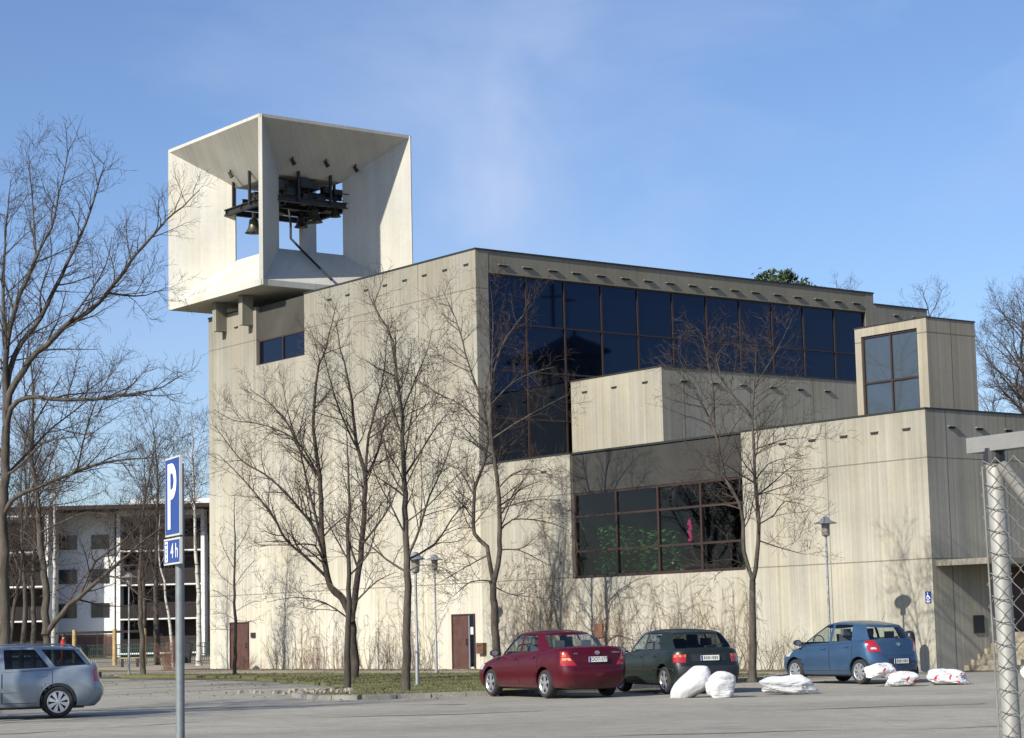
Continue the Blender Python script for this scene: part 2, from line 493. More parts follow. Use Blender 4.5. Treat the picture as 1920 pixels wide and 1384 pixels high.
# ------------------------------------------------------------------ the church
CREAM = (.275, .264, .224)
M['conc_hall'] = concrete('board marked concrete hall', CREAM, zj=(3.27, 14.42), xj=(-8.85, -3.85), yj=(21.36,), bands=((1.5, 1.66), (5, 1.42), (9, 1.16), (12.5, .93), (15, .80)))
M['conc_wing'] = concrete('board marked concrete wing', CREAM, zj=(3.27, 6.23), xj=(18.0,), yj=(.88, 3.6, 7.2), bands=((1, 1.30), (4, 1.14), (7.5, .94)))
M['conc_box'] = concrete('board marked concrete roof box', (.27, .248, .20), zj=(9.95,), yj=(1.3,), xj=(1.9, 3.6), streak=.9)
M['conc_dark'] = concrete('weathered and shaded concrete', (.20, .188, .152), streak=.7)
M['conc_vol'] = concrete('pale concrete volume', (.27, .258, .216), yj=(5.6, 9.0, 12.4), streak=.8)
M['fascia'] = flat('dark slate fascia panel', (.030, .029, .025), .6, 0, .2, .9)
M['recess'] = flat('grey recess panel', (.042, .039, .032), .7, 0, .25, .7)
M['cap'] = flat('dark sheet metal coping', (.03, .034, .032), .5, .3)
M['glass_hall'] = glass('dark tinted glass', (.002, .004, .010), 1.5)
M['glass_roof'] = glass('pale reflecting glass', (.05, .065, .075), 1.75)
M['glass_see'] = glass('clear window glass', (.60, .64, .62), 1.5, see=1)
M['room'] = flat('dark interior', (.014, .013, .012), .8)
M['leaf'] = flat('indoor leaf', (.05, .16, .03), .4, 0, .5, 9)
M['pink'] = flat('pink cloth', (.45, .02, .13), .6)
M['rust'] = flat('rusty brown metal', (.13, .065, .04), .7, .2, .3, 6)

ch = thing('church', 'board-marked concrete church with a large dark window wall and stepped flat-roofed wings', 'church')
# tall hall: solid set 0.25 m behind the window wall; recess cut out of the sunlit front
b = MB()
b.box(-20.63, -16.37, 0, 21.87, -.2, 15.9)
b.box(-12.35, -.25, 0, 21.87, -.2, 15.9)
b.box(-16.37, -12.35, 0, .4, -.2, 13.28)
b.box(-16.37, -12.35, .4, 21.87, -.2, 15.9)
b.box(-.25, 0, 0, .59, -.2, 15.9)
b.box(-.25, 0, 21.35, 21.87, -.2, 15.9)
b.box(-.25, 0, 21.87, 25.36, 7, 15.42)
b.box(-20, -.25, 21.87, 25.36, -.2, 15.415)
b.build('hall_wall', M['conc_hall'], ch)
b = MB().box(-.25, -.012, .59, 21.35, 15.05, 15.9)
b.build('window_lintel', M['conc_dark'], ch)
b = MB()
b.box(-20.66, -16.37, -.03, .12, 15.9, 15.96); b.box(-12.35, .03, -.03, .12, 15.9, 15.96)
b.box(-.12, .03, .12, 21.9, 15.9, 15.96); b.box(-20.66, -20.5, .12, 21.9, 15.9, 15.96)
b.box(-.12, .03, 21.9, 25.4, 15.42, 15.48)
b.box(-16.37, -12.35, .30, .42, 15.9, 15.95)
b.build('coping', M['cap'], ch)
# window wall: 11 bays
wnd = MB()
ys = [.60, 2.49, 4.39, 6.28, 8.18, 10.06, 11.94, 13.83, 15.71, 17.58, 19.47, 21.34]
zs = [7.7, 9.5, 11.34, 13.15, 15.04]
for i, yy in enumerate(ys): wnd.box(-.20, -.10, max(.592, yy - .035), min(21.348, yy + .035), 7.5, 15.048)
for zz in zs: wnd.box(-.195, -.105, .592, 21.348, zz - .03 if zz < 15 else zz - .05, zz + .03 if zz < 15 else 15.047)
wall_w = wnd.build('window', M['brown_frame'], ch)
rng = random.Random(2)
for i in range(11):                             # every pane sits at its own slight tilt
    for j in range(4):
        if i >= 3 and j < 2: continue
        t1, t2 = rng.uniform(-.004, .004), rng.uniform(-.004, .004)
        p = MB().add([(-.15 + t1, ys[i], zs[j]), (-.15 - t2, ys[i+1], zs[j]), (-.15 - t1, ys[i+1], zs[j+1]), (-.15 + t2, ys[i], zs[j+1])], [(0, 1, 2, 3)])
        p.build('pane', M['glass_hall'], wall_w)
# upper recess on the sunlit wall
b = MB().box(-16.368, -12.352, .18, .39, 14.40, 15.89)
b.build('fascia_panel', M['recess'], ch)
b = MB()
for xx in (-16.33, -14.36, -12.39): b.box(xx - .035, xx + .035, .14, .22, 13.29, 14.39)
for zz in (13.32, 14.36): b.box(-16.36, -12.36, .145, .215, zz - .035, zz + .03)
uw = b.build('window', M['brown_frame'], ch)
for x0, x1 in ((-16.3, -14.39), (-14.33, -12.42)):
    MB().add([(x0, .19, 13.34), (x1, .19, 13.34), (x1, .19, 14.34), (x0, .19, 14.34)], [(0, 1, 2, 3)]).build('pane', M['glass_hall'], uw)
# low wing with the plant window
b = MB()
b.box(.004, 5.4, 0, 20, -.2, 7.65)
b.box(14.22, 22.057, 0, 24, -.2, 7.65)
b.box(5.4, 14.22, .004, .4, -.2, 3.22)
b.box(5.4, 14.22, 7, 20, -.2, 7.645)
b.build('wing_wall', M['conc_wing'], ch)
b = MB(); b.box(5.401, 14.219, .401, 6.999, 1.8, 2.0); b.box(5.401, 14.219, .5, 6.999, 6.6, 7.55)
b.box(5.401, 5.44, .41, 6.99, 2.0, 6.6); b.box(14.18, 14.219, .41, 6.99, 2.0, 6.6); b.box(5.44, 14.18, 6.9, 6.99, 2.0, 6.6)
b.build('plant_room', M['room'], ch)
MB().box(5.402, 14.218, .12, .42, 6.24, 7.6).build('fascia_panel', M['fascia'], ch)
b = MB()
b.box(0.02, 5.4, -.03, .1, 7.65, 7.70); b.box(5.4, 14.2, .06, .3, 7.62, 7.69); b.box(14.2, 22.08, -.03, .1, 7.65, 7.70)
b.box(21.95, 22.08, .1, 24, 7.65, 7.70)
b.build('coping', M['cap'], ch)
b = MB()
for xx in (5.45, 7.70, 9.89, 12.03, 14.17): b.box(xx - .045, xx + .045, .14, .24, 3.26, 6.23)
for zz in (3.29, 4.18, 5.40, 6.20): b.box(5.405, 14.215, .145, .235, zz - .04, zz + .035)
b.box(5.405, 14.215, .02, .2, 3.222, 3.25)
pw = b.build('window', M['brown_frame'], ch)
xs_ = [5.45, 7.70, 9.89, 12.03, 14.17]; zs_ = [3.29, 4.18, 5.40, 6.20]
for i in range(4):
    for j in range(3):
        t = rng.uniform(-.006, .006)
        MB().add([(xs_[i], .19 + t, zs_[j]), (xs_[i+1], .19 - t, zs_[j]), (xs_[i+1], .19, zs_[j+1]), (xs_[i], .19, zs_[j+1])], [(0, 1, 2, 3)]).build('pane', M['glass_see'], pw)
# set-back volume on the wing roof
MB().box(.012, 5.37, 4.5, 19.6, 7.4, 11.04).build('upper_volume', M['conc_vol'], ch)
b = MB(); b.box(0.02, 5.40, 4.47, 4.6, 11.04, 11.09); b.box(5.26, 5.40, 4.6, 19.6, 11.04, 11.09)
b.build('coping', M['cap'], ch)
# rooflight box
b = MB()
b.box(19.17, 19.42, .23, 2.4, 7.5, 10.385); b.box(21.68, 22.052, .23, 2.4, 7.5, 10.385)
b.box(19.42, 21.68, .23, 2.4, 10.12, 10.385); b.box(19.42, 21.68, .6, 2.4, 7.5, 10.12)
b.build('roof_lantern', M['conc_box'], ch)
b = MB()
for xx in (19.45, 20.57, 21.65): b.box(xx - .03, xx + .03, .28, .36, 7.5, 10.119)
for zz in (8.68, 10.09): b.box(19.42, 21.68, .285, .355, zz - .03, zz + .028)
lw = b.build('window', M['brown_frame'], ch)
for x0, x1 in ((19.48, 20.54), (20.60, 21.62)):
    for z0, z1 in ((7.5, 8.65), (8.71, 10.06)):
        MB().add([(x0, .33, z0), (x1, .33, z0), (x1, .33, z1), (x0, .33, z1)], [(0, 1, 2, 3)]).build('pane', M['glass_roof'], lw)
b = MB(); b.box(19.15, 22.07, .21, .3, 10.385, 10.42); b.box(21.98, 22.07, .3, 2.42, 10.385, 10.42)
b.build('coping', M['cap'], ch)
# overflow slots below the roof edges: dark mouth with a thin lip
def slot(p, ax, w=.28):
    x, y, z = p
    m_ = MB()
    if ax == 'y':
        m_.box(x - w/2, x + w/2, y - .035, y + .05, z - .03, z + .03)
        l = MB().box(x - w/2 - .02, x + w/2 + .02, y - .05, y - .002, z + .031, z + .045)
    else:
        m_.box(x - .05, x + .02, y - w/2, y + w/2, z - .03, z + .03)
        l = MB().box(x + .002, x + .075, y - w/2 - .03, y + w/2 + .03, z + .031, z + .055)
    o = m_.build('overflow_slot', M['black'], ch)
    l.build('lip', M['conc_dark'] if ax == 'y' else M['conc_vol'], o)
for x in (-.6, -2., -3.38, -4.75, -6.16, -7.53, -8.93, -10.33): slot((x, 0, 15.38), 'y')
slot((-18.1, 0, 15.2), 'y')
for y in (1.32, 2.5, 3.77, 4.95, 6.2, 7.48, 8.68, 9.88, 11.11, 12.33, 13.48, 14.68, 15.96, 17.17, 18.43, 19.62, 20.78): slot((-.012, y, 15.36), 'x', .42)
slot((0, 23.3, 15.0), 'x'); slot((0, 24.5, 15.0), 'x')
for x in (.86, 2.63, 4.43): slot((x, 4.5, 10.55), 'y', .28)
for y in (5.6, 7.15, 8.65, 10.2, 11.7, 13.2): slot((5.37, y, 10.54), 'x', .3)
for x in (3.9, 16.12, 17.41, 18.76, 20.03, 21.31): slot((x, 0, 7.11), 'y')
for y in (1.13, 2.37, 3.7, 5.1): slot((22.057, y, 7.14), 'x')
# doors
def door(x0, x1, z1, side=False):
    f = MB()
    f.box(x0, x0 + .06, -.05, .02, .02, z1); f.box(x1 - .06, x1, -.05, .02, .02, z1); f.box(x0 + .06, x1 - .06, -.05, .02, z1 - .06, z1)
    d = f.build('door', M['brown_frame'], ch)
    xe = x1 - (.38 if side else .06)
    MB().box(x0 + .06, xe, -.025, .015, .03, z1 - .06).build('leaf', M['door_brown'], d)
    h = MB(); h.bar((xe - .1, -.09, .95), (xe - .1, -.09, 1.2), .03, .03); h.bar((xe - .1, -.09, .98), (xe - .1, 0, .98), .02, .02); h.bar((xe - .1, -.09, 1.17), (xe - .1, 0, 1.17), .02, .02)
    h.build('handle', M['metal_dark'], d)
    if side:
        MB().box(xe, xe + .06, -.045, .018, .03, z1 - .06).build('mullion', M['metal_grey'], d)
        MB().box(xe + .06, x1 - .06, -.015, .01, .15, z1 - .06).build('sidelight', M['glass_hall'], d)
        MB().box(xe + .1, x1 - .12, -.022, -.016, 1.35, 1.62).build('notice', M['sign_white'], d)
    return d
door(-18.8, -17.16, 2.09)
door(-1.95, -.47, 2.12, True)
MB().box(-2.1, -.35, -.55, -.002, -.02, .06).build('doorstep', M['kerb'], ch)
MB().box(-16.95, -16.6, -.06, .002, 1.4, 1.62).build('meter_box', M['metal_dark'], ch)
MB().box(6.58, 7.05, -.08, .002, 1.15, 1.63).build('vent_box', M['rust'], ch)
MB().box(22.05, 22.09, 1.66, 2.14, 1.08, 1.6).build('wall_recess', M['metal_dark'], ch)
b = MB()
for k in range(7): b.box(22.06, 23.9, 1.18 + .31 * k, 1.18 + .31 * 9, .155 * k, .155 * (k + 1) - .002)
b.build('entrance_stairs', M['stone_step'], ch)
b = MB().box(22.06, 24.05, .15, 7.0, 3.05, 3.22)
b.build('canopy', M['conc_dark'], ch)  # darker concrete here stands in for tree shade on the slab
b = MB().box(22.06, 22.12, 3.4, 6.2, .9, 3.0)
b.build('door', M['door_brown'], ch)
for x0, zb in ((-19.29, 15.12), (-16.95, 15.11)):   # two beam ends that carry the bell tower
    MB().box(x0, x0 + .33, -.55, .01, zb, 16.46).build('bracket', M['conc_hall'], ch)

# ------------------------------------------------------------------ bell tower
M['white_conc'] = concrete('white painted concrete', (.455, .45, .415), streak=.42)
U1, V0, LU, LV = -13.963, -1.15, 8.33, 7.96
U0, V1 = U1 - LU, V0 + LV
Z0, Z1, ZF, ZC = 16.45, 24.0, 18.62, 22.0
bt = thing('bell_tower', 'white open cube bell tower with black steel bell frame on the flat church roof', 'bell tower', (U1 - LU/2, V0 + LV/2, Z0))
def loc(p): return (p[0] - (U1 - LU/2), p[1] - (V0 + LV/2), p[2] - Z0)
fu, fv = LU * .28, LV * .28
corners = [(U0, V0, 1, 1), (U1, V0, -1, 1), (U1, V1, -1, -1), (U0, V1, 1, -1)]
t = .085
for cu, cv, su, sv in corners:                   # four diagonal fins
    d = Vector((su * fu, sv * fv, 0)); n = Vector((-d.y, d.x, 0)).normalized() * t
    A = Vector((cu, cv, 0)) + d.normalized() * .02; Bq = Vector((cu, cv, 0)) + d
    zA0, zA1 = Z0 + .02, Z1 - .02
    pts = []
    for sgn in (-1, 1):
        pts += [A + n*sgn + Vector((0, 0, zA0)), Bq + n*sgn + Vector((0, 0, ZF - .03)), Bq + n*sgn + Vector((0, 0, ZC + .03)), A + n*sgn + Vector((0, 0, zA1))]
    mb = MB().add([loc(p) for p in pts], [(0, 1, 2, 3), (7, 6, 5, 4), (0, 4, 5, 1), (1, 5, 6, 2), (2, 6, 7, 3), (3, 7, 4, 0)])
    mb.build('fin', M['white_conc'], bt, fix=True)
iu0, iu1, iv0, iv1 = U0 + fu, U1 - fu, V0 + fv, V1 - fv
def pyramid(name, zrim_out, zrim_in, zin, hole, zhole, e=0.):
    o4 = [(U0 - e, V0 - e), (U1 + e, V0 - e), (U1 + e, V1 + e), (U0 - e, V1 + e)]
    i4 = [(iu0, iv0), (iu1, iv0), (iu1, iv1), (iu0, iv1)]
    hu, hv = (iu1 - iu0) / 2 - hole, (iv1 - iv0) / 2 - hole
    cu, cv = (iu0 + iu1) / 2, (iv0 + iv1) / 2
    h4 = [(cu - hu, cv - hv), (cu + hu, cv - hv), (cu + hu, cv + hv), (cu - hu, cv + hv)]
    vs = [(*p, zrim_out) for p in o4] + [(*p, zrim_in) for p in o4] + [(*p, zin) for p in i4] + [(*p, zin) for p in h4] + [(*p, zhole) for p in h4]
    fs = [(3, 2, 1, 0)]
    for k in range(4):
        k2 = (k + 1) % 4
        for r in range(4): fs.append((4*r + k, 4*r + k2, 4*r + 4 + k2, 4*r + 4 + k))
    fs.append((16, 17, 18, 19))
    return MB().add([loc(p) for p in vs], fs).build(name, M['white_conc'], bt, fix=True)
pyramid('ceiling', Z1, Z1 - .14, ZC, .75, ZC + .62, .004)
pyramid('floor', Z0, Z0 + .26, ZF, .9, ZF - .05, .004)
cxy = (U1 - LU/2, V0 + LV/2)
fr = MB()
ZB = 20.85
hw, hv_ = 2.0, 2.1
def ibeam(m_, a, c, h=.26, w=.2):
    a, c = Vector(a), Vector(c)
    m_.bar(a + Vector((0, 0, h/2)), c + Vector((0, 0, h/2)), w, .035); m_.bar(a - Vector((0, 0, h/2)), c - Vector((0, 0, h/2)), w, .035); m_.bar(a, c, .03, h)
for sv in (-1, 1): ibeam(fr, (-hw - .15, sv * hv_, ZB - Z0), (hw + .15, sv * hv_, ZB - Z0))
for su in (-1, -.33, .33, 1): ibeam(fr, (su * hw, -hv_ - .1, ZB - Z0 + .02), (su * hw, hv_ + .1, ZB - Z0 + .02), .22, .18)
for sv in (-.8, 0, .8): ibeam(fr, (-1.5, sv * 1.4, 21.45 - Z0), (1.75, sv * 1.4, 21.45 - Z0), .22, .16)
for su in (-1.3, 0, 1.5): ibeam(fr, (su, -1.7, 21.3 - Z0), (su, 1.9, 21.3 - Z0), .18, .14)
for (x, y) in ((-1.6, -2.0), (2.05, -.75), (2.05, .95), (-1.6, 2.0), (.2, -2.2), (.4, 2.2), (1.6, 2.0)):
    q = max(abs(x) / (LU/2), abs(y) / (LV/2)); ztop = 22 + max(0., (q - .44) / .56) * 1.86
    fr.bar((x, y, ZB - Z0), (x, y, ztop - Z0 + .02), .11, .11, (0, 1, 0))
rngb = random.Random(4)
for x, y in ((-.6, -.4), (.7, .5), (.9, -.9), (-.2, 1.1)):
    fr.lathe([(.001, -.03), (.55, -.03), (.55, .03), (.001, .03)], 20, 'y', (x, y, 21.35 - Z0))
for k in range(44):                              # clappers, motors and yokes of the peal
    x, y, z = rngb.uniform(-1.2, 1.8), rngb.uniform(-1.7, 1.7), rngb.uniform(20.95, 21.8) - Z0
    sx, sy, sz = rngb.uniform(.12, .3), rngb.uniform(.12, .3), rngb.uniform(.1, .25)
    fr.box(x - sx, x + sx, y - sy, y + sy, z - sz, z + sz)
fr.tube([(hw + .1, 1.2, ZB - Z0 + .15), (hw + .1, 1.2, ZB - Z0 + .55), (hw + .1, 2.3, ZB - Z0 + .55), (hw + .1, 2.3, ZB - Z0 + .15)], .025, 5)
frame = fr.build('bell_frame', M['steel_belfry'], bt)
def bell(x, y, ztop, r):
    h = r * 1.55
    pr = [(.02, 0), (r*.42, -.02*h), (r*.5, -.12*h), (r*.54, -.35*h), (r*.62, -.62*h), (r*.8, -.85*h), (r, -h), (r*.93, -h), (r*.74, -.84*h), (r*.5, -.5*h), (r*.45, -.15*h), (.02, -.1*h)]
    m_ = MB().lathe(pr, 22, 'z', (x, y, ztop))
    m_.bar((x, y, ztop - .02), (x, y, ztop + .3), .12, .12)
    m_.tube([(x, y, ztop - .2*h), (x, y, ztop - 1.02*h)], [.02, .05], 6)
    m_.build('bell', M['bronze'], frame, smooth=True, sharp=40)
for x, y, zt, r in ((-1.15, -1.2, 20.5, .42), (.45, -1.0, 21.05, .36), (1.2, .6, 20.75, .40), (.9, -1.7, 20.7, .24), (1.55, 1.5, 20.85, .28), (-.6, 1.0, 20.75, .33), (-.4, -.9, 21.2, .26), (1.6, -.5, 21.3, .2)):
    bell(x, y, zt - Z0, r)
for (x, y) in ((-2.7, -2.35), (-1.0, -2.5), (2.65, -1.4), (2.75, .3), (2.7, 1.9)):
    q = max(abs(x) / (LU/2), abs(y) / (LV/2)); zt = 22 + (q - .44) / .56 * 1.86 - Z0
    m_ = MB().bar((x, y, zt + .03), (x, y, zt - .12), .05, .05, (0, 1, 0)); m_.tube([(x - .04, y - .05, zt - .1), (x + .05, y + .06, zt - .34)], [.07, .10], 8)
    o = m_.build('floodlight', M['metal_dark'], bt)
pp = [(1.13, -.7, 20.6), (1.15, -.63, 19.94), (1.14, -.63, 19.28), (2.04, -.63, 18.62), (4.5, -.63, 16.9)]
MB().tube([(x, y, z - Z0) for x, y, z in pp], .055, 8).build('cable_pipe', M['metal_dark'], bt)

# wall-mounted things
sg = thing('disabled_parking_sign', 'small blue disabled parking sign on the sunlit concrete wall corner', 'sign', (21.86, -.004, 2.15))
MB().box(-.11, .11, -.015, .004, -.17, .17).build('panel', M['sign_blue'], sg)
m_ = MB()
def disc(mb, x, y, z, r, n=16, hole=0):
    if hole:
        for j in range(n):
            a, c = 2*math.pi*j/n, 2*math.pi*(j+1)/n
            mb.add([(x + r*math.cos(a), y, z + r*math.sin(a)), (x + r*math.cos(c), y, z + r*math.sin(c)), (x + hole*math.cos(c), y, z + hole*math.sin(c)), (x + hole*math.cos(a), y, z + hole*math.sin(a))], [(0, 1, 2, 3)])
    else: mb.add([(x + r*math.cos(2*math.pi*j/n), y, z + r*math.sin(2*math.pi*j/n)) for j in range(n)], [tuple(range(n))])
disc(m_, 0, -.0185, -.01, .058, 18, .042); disc(m_, -.01, -.0195, .125, .018)
m_.bar((-.01, -.017, .10), (-.005, -.017, .015), .022, .004, (0, 1, 0)); m_.bar((-.005, -.0175, .02), (.05, -.0175, .02), .018, .004, (0, 1, 0)); m_.bar((.05, -.018, .025), (.075, -.018, -.05), .018, .004, (0, 1, 0))
m_.box(-.08, .08, -.0185, -.014, -.115, -.10); m_.box(-.06, .06, -.0185, -.014, -.145, -.13)
m_.build('pictogram', M['sign_white'], sg)
mbx = thing('mailbox', 'brown metal mailbox on the wall beside the glazed brown door', 'mailbox', (0, 0, .83))
MB().box(-.21, .21, -.18, 0, -.2, .2).build('body', M['rust'], mbx)
MB().box(-.15, .15, -.186, -.179, .1, .13).build('slot', M['black'], mbx)
# indoor plants behind the plant window
def plant(x, y, z, w, h, n, seed, name, label, cat, group=None):
    r_ = random.Random(seed); p = MB()
    for i in range(n):
        a, rr, zz = r_.uniform(0, 6.28), math.sqrt(r_.random()) * w, r_.random()
        c = Vector((rr * math.cos(a) * (1.1 - .5 * abs(zz - .45)), .5 * rr * math.sin(a), zz * h))
        d = Vector((r_.uniform(-1, 1), r_.uniform(-1, 1), r_.uniform(-.6, .4))).normalized(); e = d.cross(Vector((r_.uniform(-1, 1), r_.uniform(-1, 1), 1))).normalized()
        s_ = r_.uniform(.07, .14)
        p.add([c - d*s_, c + e*s_*.5, c + d*s_, c - e*s_*.5], [(0, 1, 2, 3)])
    t_ = thing(name, label, cat, (x, y, z), 0, group)
    p.build('foliage', M['leaf'], t_)
    MB().lathe([(.02, 0), (.16, 0), (.22, .3), (.2, .3), (.02, .28)], 12).build('pot', M['door_brown'], t_)
    return t_
plant(7.1, .85, 2.0, 1.25, 3.0, 1050, 1, 'indoor_plant', 'bushy green plant behind the left panes of the large brown-framed window', 'plant', 'plants behind the window')
plant(9.1, .9, 2.0, 1.05, 2.75, 950, 2, 'indoor_plant', 'bushy green plant behind the second column of panes of the brown-framed window', 'plant', 'plants behind the window')
plant(13.75, .75, 2.0, .4, 2.6, 130, 3, 'indoor_plant', 'narrow green plant behind the right edge of the brown-framed window', 'plant', 'plants behind the window')
m_ = MB()
for k in range(9): m_.box(10.85 + .03*math.sin(k*1.7) - .09 + .02*(k % 3), 10.85 + .03*math.sin(k*1.7) + .09 - .015*(k % 2), .7, .74, 4.3 + k*.09, 4.395 + k*.09)
tag(m_.build('pink_banner', M['pink']), 'bright pink cloth hanging behind the large brown-framed window', 'cloth')

# ------------------------------------------------------------------ cars
def tab(T):
    xs, ys = [p[0] for p in T], [p[1] for p in T]
    def f(x, s=.05): return float((np.interp(x - s, xs, ys) + 2*np.interp(x, xs, ys) + np.interp(x + s, xs, ys)) / 4)
    return f
PROF = [(0, 0), (.55, 0), (.80, .0), (.92, .03), (.962, .12), (.982, .30), (.995, .48), (1., .62), (.992, .76), (.975, .88), (.955, .955), (.925, .99), (.86, 1.02), (.6, 1.045), (0, 1.06)]
M['tyre'] = flat('tyre', (.022, .022, .022), .85)
M['seat'] = flat('grey car seat', (.11, .11, .115), .85)
M['car_glass'] = glass('car glass', (.80, .86, .83), 1.5, see=1)
M['car_glass_dark'] = glass('tinted car glass', (.20, .23, .22), 1.5, see=1)
M['lamp_amber'] = flat('amber lamp lens', (.75, .35, .12), .15, 0, .1, 30, 1.)
M['plate_worn'] = flat('worn plate marks', (.16, .16, .15), .8, 0, .4, 30)
M['plate'] = flat('number plate', (.72, .73, .70), .5, 0, .04)
M['plate_text'] = flat('plate lettering', (.03, .03, .03), .6)

def wheel(parent, x, y, r, spokes, side, kind):
    w = thing('wheel', None, None, (x, y, r)); w.parent = parent
    tw = .098
    prof = [(r*.66, -tw*.8), (r*.72, -tw), (r*.9, -tw*1.05), (r*.975, -tw*.8), (r, -tw*.35), (r, tw*.35), (r*.975, tw*.8), (r*.9, tw*1.05), (r*.72, tw), (r*.66, tw*.8)]
    MB().lathe(prof, 32, 'y').build('tyre', M['tyre'], w, smooth=True, sharp=50, fix=True)
    k = MB(); yo = side * tw
    k.lathe([(r*.66, yo*.95), (r*.70, yo*1.02), (r*.66, yo*1.04), (r*.60, yo*.85), (r*.59, yo*.2)], 32, 'y')
    wd = .13 if kind == 'alloy' else .17
    for j in range(spokes):
        a = 2*math.pi*j/spokes + .3
        c, s_ = math.cos(a), math.sin(a)
        def pt(rr, tt, yy): return (rr*c - tt*s_, yy, rr*s_ + tt*c)
        h1, h2 = (r*wd*.72, r*wd) if kind == 'alloy' else (r*.05, r*.17)
        q = [pt(r*.1, -h1, yo*.8), pt(r*.63, -h2, yo*.75), pt(r*.63, h2, yo*.75), pt(r*.1, h1, yo*.8), pt(r*.1, -h1*.8, yo*1.0), pt(r*.63, -h2*.85, yo*.96), pt(r*.63, h2*.85, yo*.96), pt(r*.1, h1*.8, yo*1.0)]
        k.hexa(q)
    k.lathe([(.001, yo*1.04), (r*.14, yo*1.02), (r*.18, yo*.8)], 20, 'y')
    k.build('rim', M['chrome'], w, smooth=True, sharp=30, fix=True)
    MB().lathe([(.001, yo*.45), (r*.64, yo*.45), (r*.64, yo*.42), (.001, yo*.42)], 24, 'y').build('brake_disc', M['metal_dark'], w, fix=True)

def car(name, label, loc, heading, sp):
    root = thing(name, label, 'car', (*loc, 0), rad(heading), 'cars in the church car park')
    pm = sp['paint']; wb, tr, wr = sp['wb'], sp['tr'], sp['wr']
    xr, xf, zt, hw = tab(sp['rear']), tab(sp['front']), tab(sp['top']), tab(sp['half'])
    XR, XF, zb = min(p[1] for p in sp['rear']), max(p[1] for p in sp['front']), sp['zb']
    L = XF - XR; R = sp.get('R', .30)
    ds = [R*(1 - math.cos(a)) for a in np.linspace(0, math.pi/2, 9)]
    us = [d/L for d in ds] + list(np.linspace(R/L, 1 - R/L, 38)[1:-1]) + [1 - d/L for d in ds[::-1]]
    def ring(u):
        x0 = XR + L*u; d = min(u, 1-u)*L
        w = hw(x0)
        wr_ = w - R + math.sqrt(max(0, R*R - max(0, R-d)**2)) if d < R else w
        top = zt(x0); out = []
        for wf, zf in PROF:
            z = zb + (top - zb)*zf
            x = xr(z)*(1-u) + xf(z)*u
            y = wr_*wf
            if x0 > 0: pass
            out.append((x, y, z))
        return out
    rows = []
    for u in us:
        r_ = ring(u)
        full = [(x, y, z) for x, y, z in r_] + [(x, -y, z) for x, y, z in r_[-2:0:-1]]
        rows.append(full)
    mb = MB().grid(rows, close=True)
    n = len(rows[0]); k = len(PROF)
    for e, base in ((0, 0), (1, (len(rows)-1)*n)):   # rounded end caps: two inner columns per side
        r_ = rows[0] if e == 0 else rows[-1]
        prev = list(range(base, base + k))
        for fq, bul in ((.55, .035), (0., .05), (-.55, .035), (-1., None)):
            if bul is None: cur = [base] + [base + n - j for j in range(1, k-1)] + [base + k - 1]
            else:
                o = len(mb.v); cur = []
                for j in range(k):
                    x, y, z = r_[j]
                    if j in (0, k-1): cur.append(base + j); continue
                    mb.v.append((x + (-bul if e == 0 else bul), y*fq, z)); cur.append(len(mb.v)-1)
            for j in range(k-1):
                q = [prev[j], prev[j+1], cur[j+1], cur[j]]
                q2 = []
                for i_ in q:
                    if i_ not in q2: q2.append(i_)
                if len(q2) > 2:
                    mb.f.append(tuple(q2 if e == 1 else q2[::-1])); mb.m.append(0)
            prev = cur
    # roof, pillars and window openings
    K = sp['keys']; segs = sp['segs']
    wm = {}
    zr, crown = sp['roof'], sp['crown']
    tz = [0, .10, .25, .45, .65, .82, .93, 1.0]
    cols = []
    for i in range(len(K) - 1):
        a, c = K[i], K[i+1]; nn = 6 if i in (0, len(K)-2) else 4
        for q in range(nn + (1 if i == len(K)-2 else 0)):
            s_ = q/nn
            sx = s_*s_ if i == 0 else (1-(1-s_)**2 if i == len(K)-2 else s_)
            cols.append(([a[0] + (c[0]-a[0])*sx, a[1] + (c[1]-a[1])*s_, a[2] + (c[2]-a[2])*sx, a[3] + (c[3]-a[3])*s_], i if q < nn else i))
    seg_of = [c[1] for c in cols]
    def colpts(c, sgn):
        xb, yb, xt, yt = c; zbt = zt(xb, .02)*1.0 - .015
        zrx = zr(xt)
        out = []
        for t_ in tz:
            bow = .035*4*t_*(1-t_)
            z = zbt + (zrx - zbt)*t_
            out.append((xb + (xt-xb)*t_, sgn*(yb + (yt-yb)*t_ + (bow if yb > .3 else 0)), z))
        return out
    gh = MB()
    glass_parts = {}
    for sgn in (1, -1):
        pts = [colpts(c[0], sgn) for c in cols]
        for i in range(len(pts)-1):
            sg_ = segs[seg_of[i]]
            for j in range(len(tz)-1):
                q = [pts[i][j], pts[i][j+1], pts[i+1][j+1], pts[i+1][j]]
                if sgn < 0: q = q[::-1]
                if sg_ in 'WGR' and 1 <= j <= 5:
                    key = {'W': ('windscreen', 0), 'R': ('rear_window', 0), 'G': ('side_window', sgn*(seg_of[i]+1))}[sg_]
                    glass_parts.setdefault(key, MB()).add(q, [(0, 1, 2, 3)])
                else:
                    gh.add(q, [(0, 1, 2, 3)], 1 if sg_ == 'D' or (sg_ in 'WGR' and j == 0 and sp.get('trim')) else 0)
        # roof skin
        roof = []
        for c, p in zip(cols, pts):
            e = p[-1]; row = []
            for s_ in (0, .08, .2, .4, .7, 1.):
                row.append((e[0], e[1]*(1-s_), e[2] + crown(e[0])*(1-(1-s_)**2.6)))
            roof.append(row)
        gg = MB().grid(roof)
        gh.add(gg.v, gg.f if sgn > 0 else [f[::-1] for f in gg.f])
    # body with wheel arches cut out
    me = mb.mesh('body', [pm, M['plastic_black']])
    bm = bmesh.new(); bm.from_mesh(me)
